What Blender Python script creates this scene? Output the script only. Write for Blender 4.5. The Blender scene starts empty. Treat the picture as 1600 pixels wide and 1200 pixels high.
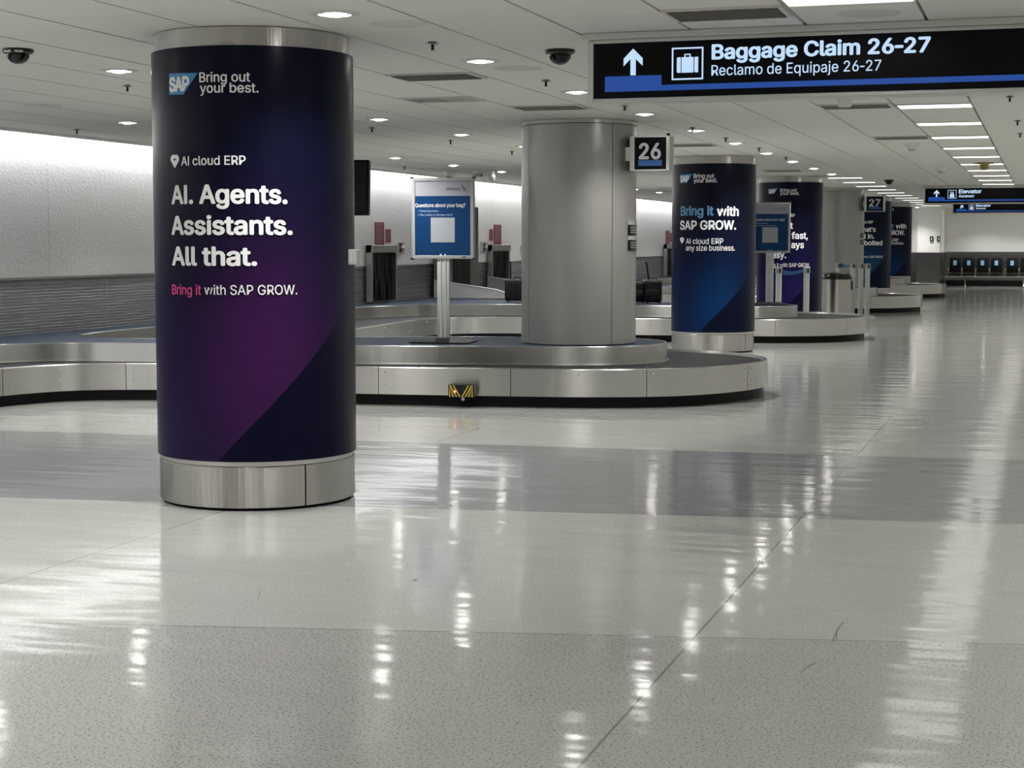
import bpy, bmesh, math, random, os
from mathutils import Vector, Matrix, geometry
random.seed(7)
PI = math.pi
S = bpy.context.scene
COL = S.collection

# ------------------------------------------------------------------ camera, world, exposure
FPX, CX, CY, VX, VY, EYE = 2600.0, 800.0, 600.0, 1638.0, 380.0, 1.45     # 1600 x 1200 frame
PITCH = math.atan((CY - VY) / FPX)
YAW = math.radians(17.7455)
cam_data = bpy.data.cameras.new('camera')
cam_data.sensor_width = 36.0
cam_data.lens = 36.0 * FPX / 1600.0
cam_data.clip_end = 300
cam = bpy.data.objects.new('camera', cam_data)
COL.objects.link(cam)
cam.location = (0, 0, EYE)
cam.rotation_euler = (PI / 2 - PITCH, 0, YAW)
S.camera = cam

world = bpy.data.worlds.new('world')
S.world = world
world.use_nodes = True
world.node_tree.nodes['Background'].inputs[0].default_value = (0.5, 0.52, 0.55, 1)
world.node_tree.nodes['Background'].inputs[1].default_value = 0.05

S.view_settings.view_transform = 'Standard'
S.view_settings.look = 'None'
S.view_settings.exposure = 0.0
S.view_settings.gamma = 1.0
S.view_settings.use_curve_mapping = False
S.cycles.max_bounces = 8
S.cycles.diffuse_bounces = 5
S.cycles.glossy_bounces = 5
S.cycles.caustics_reflective = False
S.cycles.caustics_refractive = False
S.cycles.sample_clamp_indirect = 6.0

LAMP_E = 45.0        # glow of the downlight lamps
SPOT_W = 158.0        # beam of each downlight
PANEL_E = 3.6       # ceiling strip lights
COVE_E = 85.0        # wall-washing strip in the cove
HC = 2.60            # ceiling height
WX = -10.2           # left wall

# ------------------------------------------------------------------ geometry helpers
R_cam = cam.rotation_euler.to_matrix()


def ray(px, py):
    return R_cam @ Vector((px - CX, CY - py, -FPX))


def at_z(px, py, z):
    r = ray(px, py)
    return Vector((0, 0, EYE)) + r * ((z - EYE) / r.z)


def at_y(px, py, y):
    r = ray(px, py)
    return Vector((0, 0, EYE)) + r * (y / r.y)


def at_x(px, py, x):
    r = ray(px, py)
    return Vector((0, 0, EYE)) + r * (x / r.x)


class MB:
    """collects shapes in one bmesh; build() links them as ONE mesh object"""

    def __init__(self):
        self.bm = bmesh.new()
        self.uv = self.bm.loops.layers.uv.new('UVMap')

    def box(self, x0, x1, y0, y1, z0, z1, bev=0.0, mi=0, rot=None, seg=1):
        c = Vector(((x0 + x1) / 2, (y0 + y1) / 2, (z0 + z1) / 2))
        m = Matrix.Translation(c)
        if rot is not None:
            m = m @ rot.to_4x4()
        m = m @ Matrix.Diagonal((abs(x1 - x0), abs(y1 - y0), abs(z1 - z0), 1))
        g = bmesh.ops.create_cube(self.bm, size=1, matrix=m)
        vs = g['verts']
        es = list({e for v in vs for e in v.link_edges})
        fs = list({f for v in vs for f in v.link_faces})
        for f in fs:
            f.material_index = mi
        if bev > 0:
            r = bmesh.ops.bevel(self.bm, geom=es, offset=bev, segments=seg, profile=0.5, affect='EDGES')
            for f in r['faces']:
                f.material_index = mi
        return self

    def face(self, pts, mi=0, uvs=None):
        vs = [self.bm.verts.new(p) for p in pts]
        try:
            f = self.bm.faces.new(vs)
        except ValueError:
            return None
        f.material_index = mi
        if uvs:
            for l, u in zip(f.loops, uvs):
                l[self.uv].uv = u
        return f

    def grid(self, rows, mi=0, close_u=False, close_v=False, uvs=None):
        V = [[self.bm.verts.new(p) for p in r] for r in rows]
        n, m = len(V), len(V[0])
        for i in range(n if close_u else n - 1):
            for j in range(m if close_v else m - 1):
                i2, j2 = (i + 1) % n, (j + 1) % m
                q = [V[i][j], V[i][j2], V[i2][j2], V[i2][j]]
                try:
                    f = self.bm.faces.new(q)
                except ValueError:
                    continue
                f.material_index = mi
                if uvs:
                    for l, (a, b) in zip(f.loops, ((i, j), (i, j + 1), (i + 1, j + 1), (i + 1, j))):
                        l[self.uv].uv = uvs(a, b)
        return V

    def cap(self, ring, mi=0):
        try:
            f = self.bm.faces.new(ring)
            f.material_index = mi
        except ValueError:
            pass

    def lathe(self, prof, n=32, c=(0, 0, 0), a0=0.0, a1=2 * PI, mi=0, caps=True, arc_r=None):
        """prof: list of (r, z); full turn or an arc (closed section) about z"""
        full = abs(a1 - a0 - 2 * PI) < 1e-6
        k = n if full else n + 1
        rows = []
        for i in range(k):
            a = a0 + (a1 - a0) * i / n
            rows.append([(c[0] + r * math.cos(a), c[1] + r * math.sin(a), c[2] + z) for r, z in prof])
        rr = arc_r or max(p[0] for p in prof)
        cum = [0.0]
        for (r0, z0), (r1, z1) in zip(prof, prof[1:] + prof[:1]):
            cum.append(cum[-1] + math.hypot(r1 - r0, z1 - z0))
        V = self.grid(rows, mi, close_u=full, close_v=not full,
                      uvs=lambda i, j: (rr * (a0 + (a1 - a0) * i / n), cum[min(j, len(cum) - 1)]))
        if full and caps:
            if prof[0][0] > 1e-5:
                self.cap([r[0] for r in V], mi)
            if prof[-1][0] > 1e-5:
                self.cap([r[-1] for r in V], mi)
        if not full and caps:
            self.cap(V[0], mi)
            self.cap(V[-1], mi)
        return self

    def tube(self, pts, r, n=8, mi=0):
        pts = [Vector(p) for p in pts]
        rows = []
        for i, p in enumerate(pts):
            d = (pts[min(i + 1, len(pts) - 1)] - pts[max(i - 1, 0)]).normalized()
            u = d.cross(Vector((0, 0, 1)))
            if u.length < 1e-3:
                u = d.cross(Vector((1, 0, 0)))
            u.normalize()
            v = d.cross(u)
            rad = r[i] if isinstance(r, (list, tuple)) else r
            rows.append([p + (u * math.cos(2 * PI * j / n) + v * math.sin(2 * PI * j / n)) * rad for j in range(n)])
        V = self.grid(rows, mi, close_v=True)
        self.cap(V[0], mi)
        self.cap(V[-1], mi)
        return self

    def prism(self, poly, z0, z1, mi=0):
        """poly: xy outline, triangulated top and bottom"""
        b = [self.bm.verts.new((p[0], p[1], z0)) for p in poly]
        t = [self.bm.verts.new((p[0], p[1], z1)) for p in poly]
        n = len(poly)
        for i in range(n):
            j = (i + 1) % n
            f = self.bm.faces.new([b[i], b[j], t[j], t[i]])
            f.material_index = mi
        for tri in geometry.tessellate_polygon([[Vector((p[0], p[1], 0)) for p in poly]]):
            for ring in (b, t):
                try:
                    f = self.bm.faces.new([ring[k] for k in tri])
                    f.material_index = mi
                except ValueError:
                    pass
        return self

    def sphere(self, c, r, sx=1, sy=1, sz=1, u=16, v=10, mi=0):
        m = Matrix.Translation(c) @ Matrix.Diagonal((r * sx, r * sy, r * sz, 1))
        g = bmesh.ops.create_uvsphere(self.bm, u_segments=u, v_segments=v, radius=1, matrix=m)
        for f in {f for w in g['verts'] for f in w.link_faces}:
            f.material_index = mi
        return self

    def sweep(self, path, sec, closed_sec=True, mi=0):
        """path: list of (x, y, u, nx, ny); sec: list of (outward offset, z)"""
        cum = [0.0]
        for (r0, z0), (r1, z1) in zip(sec, sec[1:] + sec[:1]):
            cum.append(cum[-1] + math.hypot(r1 - r0, z1 - z0))
        rows = [[(x + nx * o, y + ny * o, z) for o, z in sec] for x, y, u, nx, ny in path]
        V = self.grid(rows, mi, close_v=closed_sec, uvs=lambda i, j: (path[i][2], cum[min(j, len(cum) - 1)]))
        if closed_sec:
            self.cap(V[0], mi)
            self.cap(V[-1], mi)
        return self

    def build(self, name, mats, parent=None, loc=None, sharp=35, recalc=True):
        if recalc:
            bmesh.ops.recalc_face_normals(self.bm, faces=self.bm.faces[:])
        me = bpy.data.meshes.new(name)
        self.bm.to_mesh(me)
        self.bm.free()
        if not isinstance(mats, (list, tuple)):
            mats = [mats]
        for m in mats:
            me.materials.append(m)
        if sharp is not None and len(me.polygons):
            me.polygons.foreach_set('use_smooth', [True] * len(me.polygons))
            me.set_sharp_from_angle(angle=math.radians(sharp))
        o = bpy.data.objects.new(name, me)
        COL.objects.link(o)
        if parent is not None:
            o.parent = parent
        if loc is not None:
            o.location = loc
        return o


def thing(name, label, cat, loc=(0, 0, 0), rotz=0.0, group=None):
    o = bpy.data.objects.new(name, None)
    COL.objects.link(o)
    o.location = loc
    o.rotation_euler = (0, 0, rotz)
    o.empty_display_size = 0.1
    tag(o, label, cat, group)
    return o


def tag(o, label, cat, group=None):
    o['label'] = label
    o['category'] = cat
    if group:
        o['group'] = group
    return o


def struct(o):
    o['kind'] = 'structure'
    return o


def dup(root, loc, label, group=None, rotz=None):
    r = root.copy()
    COL.objects.link(r)
    r.location = loc
    if rotz is not None:
        r.rotation_euler = (0, 0, rotz)
    r['label'] = label
    if group:
        r['group'] = group
    for ch in list(root.children):
        c = ch.copy()
        COL.objects.link(c)
        c.parent = r
        for g in list(ch.children):
            d = g.copy()
            COL.objects.link(d)
            d.parent = c
    return r


ORD = ['first', 'second', 'third', 'fourth', 'fifth', 'sixth', 'seventh', 'eighth', 'ninth', 'tenth', 'eleventh',
       'twelfth', 'thirteenth', 'fourteenth', 'fifteenth', 'sixteenth', 'seventeenth', 'eighteenth', 'nineteenth',
       'twentieth', 'twenty-first', 'twenty-second', 'twenty-third', 'twenty-fourth', 'twenty-fifth']


# ------------------------------------------------------------------ materials
class NT:
    def __init__(self, name):
        self.mat = bpy.data.materials.new(name)
        self.mat.use_nodes = True
        self.t = self.mat.node_tree
        self.p = self.t.nodes['Principled BSDF']

    def n(self, kind, **kw):
        nd = self.t.nodes.new(kind)
        for k, v in kw.items():
            setattr(nd, k, v)
        return nd

    def lk(self, a, b):
        self.t.links.new(a, b)

    def put(self, sock, v):
        if isinstance(v, bpy.types.NodeSocket):
            self.lk(v, sock)
        else:
            sock.default_value = v

    def m(self, op, a, b=None, c=None, clamp=False):
        nd = self.n('ShaderNodeMath', operation=op, use_clamp=clamp)
        self.put(nd.inputs[0], a)
        if b is not None:
            self.put(nd.inputs[1], b)
        if c is not None:
            self.put(nd.inputs[2], c)
        return nd.outputs[0]

    def mix(self, f, a, b):
        nd = self.n('ShaderNodeMix', data_type='RGBA')
        self.put(nd.inputs[0], f)
        self.put(nd.inputs[6], a if isinstance(a, bpy.types.NodeSocket) else (*a, 1))
        self.put(nd.inputs[7], b if isinstance(b, bpy.types.NodeSocket) else (*b, 1))
        return nd.outputs[2]

    def smooth(self, v, lo, hi):
        nd = self.n('ShaderNodeMapRange', interpolation_type='SMOOTHSTEP')
        self.put(nd.inputs[0], v)
        nd.inputs[1].default_value = lo
        nd.inputs[2].default_value = hi
        return nd.outputs[0]

    def coord(self, kind='Object', scale=None):
        tc = self.n('ShaderNodeTexCoord').outputs[kind]
        if scale is None:
            return tc
        mp = self.n('ShaderNodeMapping')
        mp.inputs['Scale'].default_value = scale
        self.lk(tc, mp.inputs[0])
        return mp.outputs[0]

    def noise(self, vec, scale, detail=2.0, rough=0.5):
        nd = self.n('ShaderNodeTexNoise')
        self.lk(vec, nd.inputs['Vector'])
        nd.inputs['Scale'].default_value = scale
        nd.inputs['Detail'].default_value = detail
        nd.inputs['Roughness'].default_value = rough
        return nd.outputs['Fac']

    def sep(self, vec):
        nd = self.n('ShaderNodeSeparateXYZ')
        self.lk(vec, nd.inputs[0])
        return nd.outputs

    def bump(self, h, strength, dist):
        nd = self.n('ShaderNodeBump')
        nd.inputs['Strength'].default_value = strength
        nd.inputs['Distance'].default_value = dist
        self.lk(h, nd.inputs['Height'])
        self.lk(nd.outputs[0], self.p.inputs['Normal'])

    def base(self, col, rough=0.5, metal=0.0, spec=None):
        self.put(self.p.inputs['Base Color'], col if isinstance(col, bpy.types.NodeSocket) else (*col, 1))
        self.put(self.p.inputs['Roughness'], rough)
        self.p.inputs['Metallic'].default_value = metal
        if spec is not None:
            self.p.inputs['Specular IOR Level'].default_value = spec
        return self.mat


def plain(name, col, rough=0.5, metal=0.0, spec=None, vary=0.08, scale=6.0):
    t = NT(name)
    f = t.noise(t.coord(), scale, 3)
    a = tuple(max(0, c * (1 - vary)) for c in col)
    b = tuple(min(1, c * (1 + vary)) for c in col)
    return t.base(t.mix(f, a, b), rough, metal, spec)


def glow(name, col, e):
    t = NT(name)
    t.base((0.02, 0.02, 0.02), 0.5)
    t.p.inputs['Emission Color'].default_value = (*col, 1)
    t.p.inputs['Emission Strength'].default_value = e
    return t.mat


def brushed(name, col, rough, aniso=0.75, rot=0.25, streak=60.0, amount=0.08, wave=(8.0, 0.002)):
    """stainless steel brushed along u of the UV map"""
    t = NT(name)
    uv = t.coord('UV')
    mp = t.n('ShaderNodeMapping')
    mp.inputs['Scale'].default_value = (0.6, streak, 1)
    t.lk(uv, mp.inputs[0])
    f = t.noise(mp.outputs[0], 6.0, 4)
    f2 = t.noise(t.coord(), 1.7, 3)
    f3 = t.m('ADD', t.m('MULTIPLY', f, 0.5), t.m('MULTIPLY', f2, 0.5))
    t.base(t.mix(f3, tuple(c * (1 - amount) for c in col), tuple(min(1, c * (1 + amount)) for c in col)),
           t.m('ADD', rough - 0.05, t.m('MULTIPLY', f2, 0.1)), 1.0)
    t.p.inputs['Anisotropic'].default_value = aniso
    t.p.inputs['Anisotropic Rotation'].default_value = rot
    mw = t.n('ShaderNodeMapping')            # the sheet is never quite flat: faint upright ripples
    mw.inputs['Scale'].default_value = (wave[0], 0.25, 1)
    t.lk(uv, mw.inputs[0])
    t.bump(t.noise(mw.outputs[0], 1.0, 3.0, 0.6), 1.0, wave[1])
    tg = t.n('ShaderNodeTangent', direction_type='UV_MAP')
    t.lk(tg.outputs[0], t.p.inputs['Tangent'])
    return t.mat


def floor_material():
    t = NT('terrazzo')
    co = t.coord('Object')
    x, y, z = t.sep(co)
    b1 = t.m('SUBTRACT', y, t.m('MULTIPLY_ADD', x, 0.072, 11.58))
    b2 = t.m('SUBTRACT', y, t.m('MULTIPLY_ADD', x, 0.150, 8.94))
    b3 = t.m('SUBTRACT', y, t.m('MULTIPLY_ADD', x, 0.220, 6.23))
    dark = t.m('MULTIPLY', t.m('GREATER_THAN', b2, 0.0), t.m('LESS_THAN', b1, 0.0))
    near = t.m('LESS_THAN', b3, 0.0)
    chips = t.noise(co, 95.0, 2.0, 0.6)
    chips2 = t.noise(t.coord('Object', (1, 1, 1)), 210.0, 1.0, 0.5)
    big = t.noise(co, 0.9, 4.0, 0.55)
    fle = t.smooth(chips, 0.555, 0.62)
    lite = t.smooth(chips2, 0.50, 0.70)
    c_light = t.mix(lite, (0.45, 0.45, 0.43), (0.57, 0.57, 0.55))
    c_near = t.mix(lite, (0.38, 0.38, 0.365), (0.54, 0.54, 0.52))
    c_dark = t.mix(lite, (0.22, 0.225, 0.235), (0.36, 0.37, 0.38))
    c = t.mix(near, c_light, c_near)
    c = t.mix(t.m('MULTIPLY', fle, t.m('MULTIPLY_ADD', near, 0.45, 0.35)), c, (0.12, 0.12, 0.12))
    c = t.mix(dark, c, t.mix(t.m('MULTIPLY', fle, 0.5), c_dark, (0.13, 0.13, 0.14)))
    c = t.mix(t.m('MULTIPLY', big, 0.22), c, (0.30, 0.30, 0.29))

    def line(v, w):
        return t.m('LESS_THAN', t.m('ABSOLUTE', v), w)
    ln = line(t.m('ADD', x, 1.2), 0.005)
    for off in (4.22, 7.24, -1.82):
        ln = t.m('MAXIMUM', ln, line(t.m('ADD', x, off), 0.004))
    strips = ln
    for b in (b1, b2, b3):
        ln = t.m('MAXIMUM', ln, line(b, 0.004))
    for yy in (14.2, 19.5, 24.8):
        ln = t.m('MAXIMUM', ln, line(t.m('SUBTRACT', y, yy), 0.004))
    c = t.mix(t.m('MULTIPLY', ln, 0.75), c, (0.10, 0.10, 0.095))
    # scuffs: sparse thin dark strokes
    mp = t.n('ShaderNodeMapping')
    mp.inputs['Scale'].default_value = (1.0, 0.25, 1)
    mp.inputs['Rotation'].default_value = (0, 0, 0.5)
    t.lk(co, mp.inputs[0])
    sc = t.noise(mp.outputs[0], 7.0, 3.0, 0.6)
    c = t.mix(t.m('MULTIPLY', t.smooth(sc, 0.745, 0.77), 0.6), c, (0.07, 0.07, 0.07))
    rough = t.m('MULTIPLY_ADD', big, 0.06, 0.068)
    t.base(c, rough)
    t.p.inputs['IOR'].default_value = 1.58
    mp2 = t.n('ShaderNodeMapping')
    mp2.inputs['Scale'].default_value = (0.38, 1.1, 1)
    t.lk(co, mp2.inputs[0])
    w = t.noise(mp2.outputs[0], 3.2, 2.0, 0.5)
    t.bump(w, 1.0, 0.0045)
    return t.mat


def ceiling_material():
    t = NT('ceiling_plank')
    co = t.coord('Object')
    x, y, z = t.sep(co)
    row = t.m('FLOOR', t.m('DIVIDE', x, 0.62))
    wn = t.n('ShaderNodeTexWhiteNoise', noise_dimensions='1D')
    t.lk(row, wn.inputs['W'])
    r = wn.outputs['Value']
    yy = t.m('ADD', y, t.m('MULTIPLY', r, 1.24))
    fr = t.m('FRACT', t.m('DIVIDE', yy, 1.24))
    joint = t.m('LESS_THAN', fr, 0.005)
    n = t.noise(co, 60.0, 3)
    c = t.mix(n, (0.665, 0.665, 0.625), (0.715, 0.715, 0.675))
    c = t.mix(t.m('MULTIPLY', joint, 0.55), c, (0.25, 0.25, 0.23))
    return t.base(c, 0.7)


def stucco_material():
    t = NT('stucco_white')
    co = t.coord('Object')
    x, y, z = t.sep(co)
    n = t.noise(co, 38.0, 3, 0.6)
    seam = t.m('LESS_THAN', t.m('ABSOLUTE', t.m('SUBTRACT', t.m('FRACT', t.m('DIVIDE', t.m('SUBTRACT', y, 15.56), 3.0)), 0.002)), 0.0025)
    c = t.mix(n, (0.64, 0.64, 0.635), (0.74, 0.74, 0.735))
    c = t.mix(t.m('MULTIPLY', seam, 0.45), c, (0.3, 0.3, 0.3))
    t.base(c, 0.6)
    t.bump(n, 0.9, 0.006)
    return t.mat


def wrap_material(name, diag0, top, low, glow_c, cut, gz, gphi):
    """printed column wrap: night-blue sheet with a coloured bloom cut off along a slanted line (u = angle, v = height)"""
    t = NT(name)
    u, v, _ = t.sep(t.coord('UV'))
    phi = t.m('DIVIDE', u, 0.562)
    edge = t.m('SUBTRACT', v, t.m('MULTIPLY_ADD', phi, 0.572, diag0))
    above = t.smooth(edge, -0.004, 0.004)
    h = t.smooth(v, 0.55, 1.75)
    c = t.mix(h, low, top)
    dz = t.m('DIVIDE', t.m('SUBTRACT', v, gz), 0.55)
    dp = t.m('DIVIDE', t.m('SUBTRACT', phi, gphi), 0.62)
    d = t.m('ADD', t.m('MULTIPLY', dz, dz), t.m('MULTIPLY', dp, dp))
    g = t.m('EXPONENT', t.m('MULTIPLY', d, -1.0))
    c = t.mix(t.m('MULTIPLY', g, 0.95), c, glow_c)
    c = t.mix(above, cut, c)
    t.base(c, 0.28, 0.0, 0.11)
    return t.mat


M = {}
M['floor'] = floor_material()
M['ceil'] = ceiling_material()
M['stucco'] = stucco_material()
M['white_wall'] = plain('painted_wall', (0.82, 0.815, 0.79), 0.55, vary=0.03)
M['black_gap'] = plain('ceiling_void', (0.02, 0.02, 0.02), 0.9)
M['steel'] = brushed('brushed_steel', (0.51, 0.505, 0.485), 0.31, 0.92, wave=(4.0, 0.004))
M['steel_ring'] = brushed('column_steel', (0.46, 0.45, 0.43), 0.31, 0.97, wave=(28.0, 0.0035))
M['steel_rib'] = plain('ribbed_steel', (0.40, 0.41, 0.42), 0.32, 1.0)
M['steel_dark'] = plain('dull_steel', (0.33, 0.32, 0.31), 0.35, 0.9)
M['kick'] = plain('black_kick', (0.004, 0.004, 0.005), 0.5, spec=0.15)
M['belt'] = plain('belt_rubber', (0.014, 0.014, 0.016), 0.6, spec=0.10, vary=0.15)
M['belt_line'] = plain('belt_joint', (0.01, 0.01, 0.01), 0.6)
M['deck'] = plain('deck_laminate', (0.022, 0.030, 0.046), 0.7, spec=0.10, vary=0.3, scale=70)
M['grey_paint'] = plain('grey_metal_paint', (0.30, 0.295, 0.285), 0.34, 0.55, vary=0.04)
M['seam'] = plain('dark_seam', (0.008, 0.008, 0.008), 0.7, spec=0.1)
M['letter'] = plain('white_vinyl', (0.80, 0.81, 0.82), 0.45, vary=0.02)
M['letter_pink'] = plain('pink_vinyl', (0.62, 0.05, 0.22), 0.45, vary=0.02)
M['letter_blue'] = plain('blue_vinyl', (0.10, 0.28, 0.50), 0.45, vary=0.02)
M['badge'] = plain('blue_badge', (0.03, 0.23, 0.50), 0.45, vary=0.1)
M['alu'] = plain('aluminium', (0.62, 0.62, 0.60), 0.35, 0.7, vary=0.04)
M['alu_white'] = plain('satin_aluminium', (0.38, 0.39, 0.39), 0.4, 0.3, vary=0.03)
M['sign_black'] = plain('sign_black', (0.003, 0.003, 0.005), 0.3, spec=0.12)
M['sign_white'] = glow('sign_lit_white', (0.55, 0.76, 1.0), 0.95)
M['sign_blue'] = glow('sign_lit_blue', (0.006, 0.075, 0.40), 0.75)
M['sign_grey'] = plain('sign_grey_vinyl', (0.62, 0.63, 0.66), 0.5, vary=0.02)
M['sign_bluebar'] = plain('sign_blue_vinyl', (0.02, 0.10, 0.32), 0.5, vary=0.02)
M['black'] = plain('black_plastic', (0.008, 0.008, 0.009), 0.3, spec=0.3)
M['dome'] = plain('smoked_dome', (0.004, 0.004, 0.005), 0.10, spec=0.3)
M['white_plastic'] = plain('white_plastic', (0.62, 0.62, 0.60), 0.45, vary=0.03)
M['grey_plastic'] = plain('grey_plastic', (0.33, 0.33, 0.33), 0.5)
M['poster_blue'] = plain('poster_blue', (0.001, 0.034, 0.118), 0.35, spec=0.25, vary=0.03)
M['poster_grey'] = plain('poster_pale', (0.29, 0.30, 0.34), 0.35, vary=0.03)
M['poster_white'] = plain('poster_white', (0.33, 0.35, 0.38), 0.5, vary=0.1, scale=90)
M['poster_text'] = plain('poster_text', (0.45, 0.55, 0.68), 0.5)
M['poster_dark'] = plain('poster_dark_text', (0.05, 0.055, 0.07), 0.5)
M['screen'] = plain('screen_glass', (0.003, 0.003, 0.004), 0.3, spec=0.12)
M['rubber'] = plain('rubber_strip', (0.004, 0.004, 0.005), 0.5, spec=0.12, vary=0.3)
M['red_notice'] = plain('red_notice', (0.15, 0.030, 0.045), 0.55)
M['pink_text'] = plain('notice_print', (0.33, 0.20, 0.21), 0.55)
M['yellow'] = plain('hazard_yellow', (0.55, 0.40, 0.06), 0.45)
M['red_lamp'] = glow('red_lamp', (1.0, 0.25, 0.12), 2.5)
M['bag'] = plain('black_nylon', (0.006, 0.006, 0.007), 0.6, spec=0.2, vary=0.3, scale=60)
M['belt_tape'] = plain('blue_belt_tape', (0.03, 0.14, 0.32), 0.5)
M['vent_dark'] = plain('vent_dark', (0.20, 0.195, 0.18), 0.7)
M['vent_frame'] = plain('vent_frame', (0.55, 0.54, 0.51), 0.5)
M['wainscot'] = plain('smooth_steel_panel', (0.20, 0.195, 0.19), 0.22, 0.9, vary=0.1, scale=1.5)
M['portal'] = plain('dark_portal_steel', (0.075, 0.073, 0.07), 0.45, spec=0.3)
M['post_silver'] = plain('silver_post', (0.50, 0.51, 0.51), 0.4, 0.2, vary=0.03)
M['scuff'] = plain('rubber_scuff', (0.07, 0.07, 0.068), 0.5)
M['seat'] = plain('black_seat', (0.004, 0.004, 0.005), 0.4, spec=0.15)
M['chrome'] = plain('chrome_frame', (0.42, 0.41, 0.38), 0.3, 0.9)
M['sticker'] = plain('blue_sticker', (0.20, 0.48, 0.72), 0.5)
M['brass'] = plain('brassy_metal', (0.30, 0.24, 0.10), 0.4, 0.6)
M['lamp'] = glow('halogen_lamp', (1.0, 0.97, 0.94), LAMP_E)
M['panel'] = glow('strip_diffuser', (1.0, 0.975, 0.92), PANEL_E)
M['cove'] = glow('cove_tube', (0.97, 0.985, 1.0), COVE_E)
M['wrap_purple'] = wrap_material('wrap_purple', 0.50, (0.0022, 0.003, 0.014), (0.010, 0.006, 0.035), (0.046, 0.009, 0.066),
                                 (0.0018, 0.0022, 0.016), 0.78, 0.10)
M['wrap_blue'] = wrap_material('wrap_blue', 0.46, (0.003, 0.004, 0.014), (0.003, 0.008, 0.038), (0.002, 0.032, 0.125),
                               (0.0018, 0.004, 0.020), 0.55, 0.15)
M['wrap_violet'] = wrap_material('wrap_violet', 0.40, (0.0025, 0.003, 0.015), (0.006, 0.005, 0.040), (0.012, 0.009, 0.075),
                                 (0.002, 0.002, 0.016), 0.55, 0.15)
M['wrap_teal'] = wrap_material('wrap_teal', 0.62, (0.003, 0.005, 0.018), (0.003, 0.010, 0.045), (0.010, 0.065, 0.16),
                               (0.002, 0.005, 0.022), 0.75, 0.15)

# ------------------------------------------------------------------ lettering
FONT = None
try:
    FONT = bpy.data.fonts.load(os.path.join(bpy.utils.resource_path('LOCAL'), 'datafiles', 'fonts', 'Inter.woff2'))
except Exception:
    FONT = None
_cache = {}


def glyphs(body, bold=0.0, spacing=1.0):
    key = (body, bold, spacing)
    if key not in _cache:
        c = bpy.data.curves.new('lettering', 'FONT')
        if FONT:
            c.font = FONT
        c.body = body
        c.space_character = spacing
        c.resolution_u = 4
        o = bpy.data.objects.new('lettering', c)
        COL.objects.link(o)
        bpy.context.view_layer.update()
        me = bpy.data.meshes.new_from_object(o.evaluated_get(bpy.context.evaluated_depsgraph_get()))
        vs = [(v.co.x, v.co.y, 0) for v in me.vertices]
        fs = [tuple(p.vertices) for p in me.polygons]
        if bold > 0:                      # heavier strokes: the outline laid down again all round itself
            v0, f0 = vs, fs
            vs, fs = [], []
            for k in range(8):
                dx, dy = bold * math.cos(k * PI / 4), bold * 0.8 * math.sin(k * PI / 4)
                fs += [tuple(i + len(vs) for i in f) for f in f0]
                vs += [(x + dx, y + dy, k) for x, y, _ in v0]
        bpy.data.objects.remove(o)
        bpy.data.curves.remove(c)
        bpy.data.meshes.remove(me)
        _cache[key] = (vs, fs)
    return _cache[key]


CAP = max(v[1] for v in glyphs('H')[0])


def flat_mesh(name, vs, fs, mat, parent, loc=None):
    me = bpy.data.meshes.new(name)
    me.from_pydata(vs, [], fs)
    me.materials.append(mat)
    o = bpy.data.objects.new(name, me)
    COL.objects.link(o)
    o.parent = parent
    if loc is not None:
        o.location = loc
    return o


def text_flat(name, body, x0, x1, zb, cap, y, mat, parent, bold=0.0, spacing=1.0):
    """lettering on a plane facing -Y, local coordinates of the parent"""
    vs, fs = glyphs(body, bold, spacing)
    a, b = min(v[0] for v in vs), max(v[0] for v in vs)
    if x1 is None:
        x1 = x0 + (b - a) * cap / CAP
    return flat_mesh(name, [(x0 + (vx - a) / (b - a) * (x1 - x0), y - k * 0.0002, zb + vz * cap / CAP) for vx, vz, k in vs], fs, mat, parent)


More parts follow.
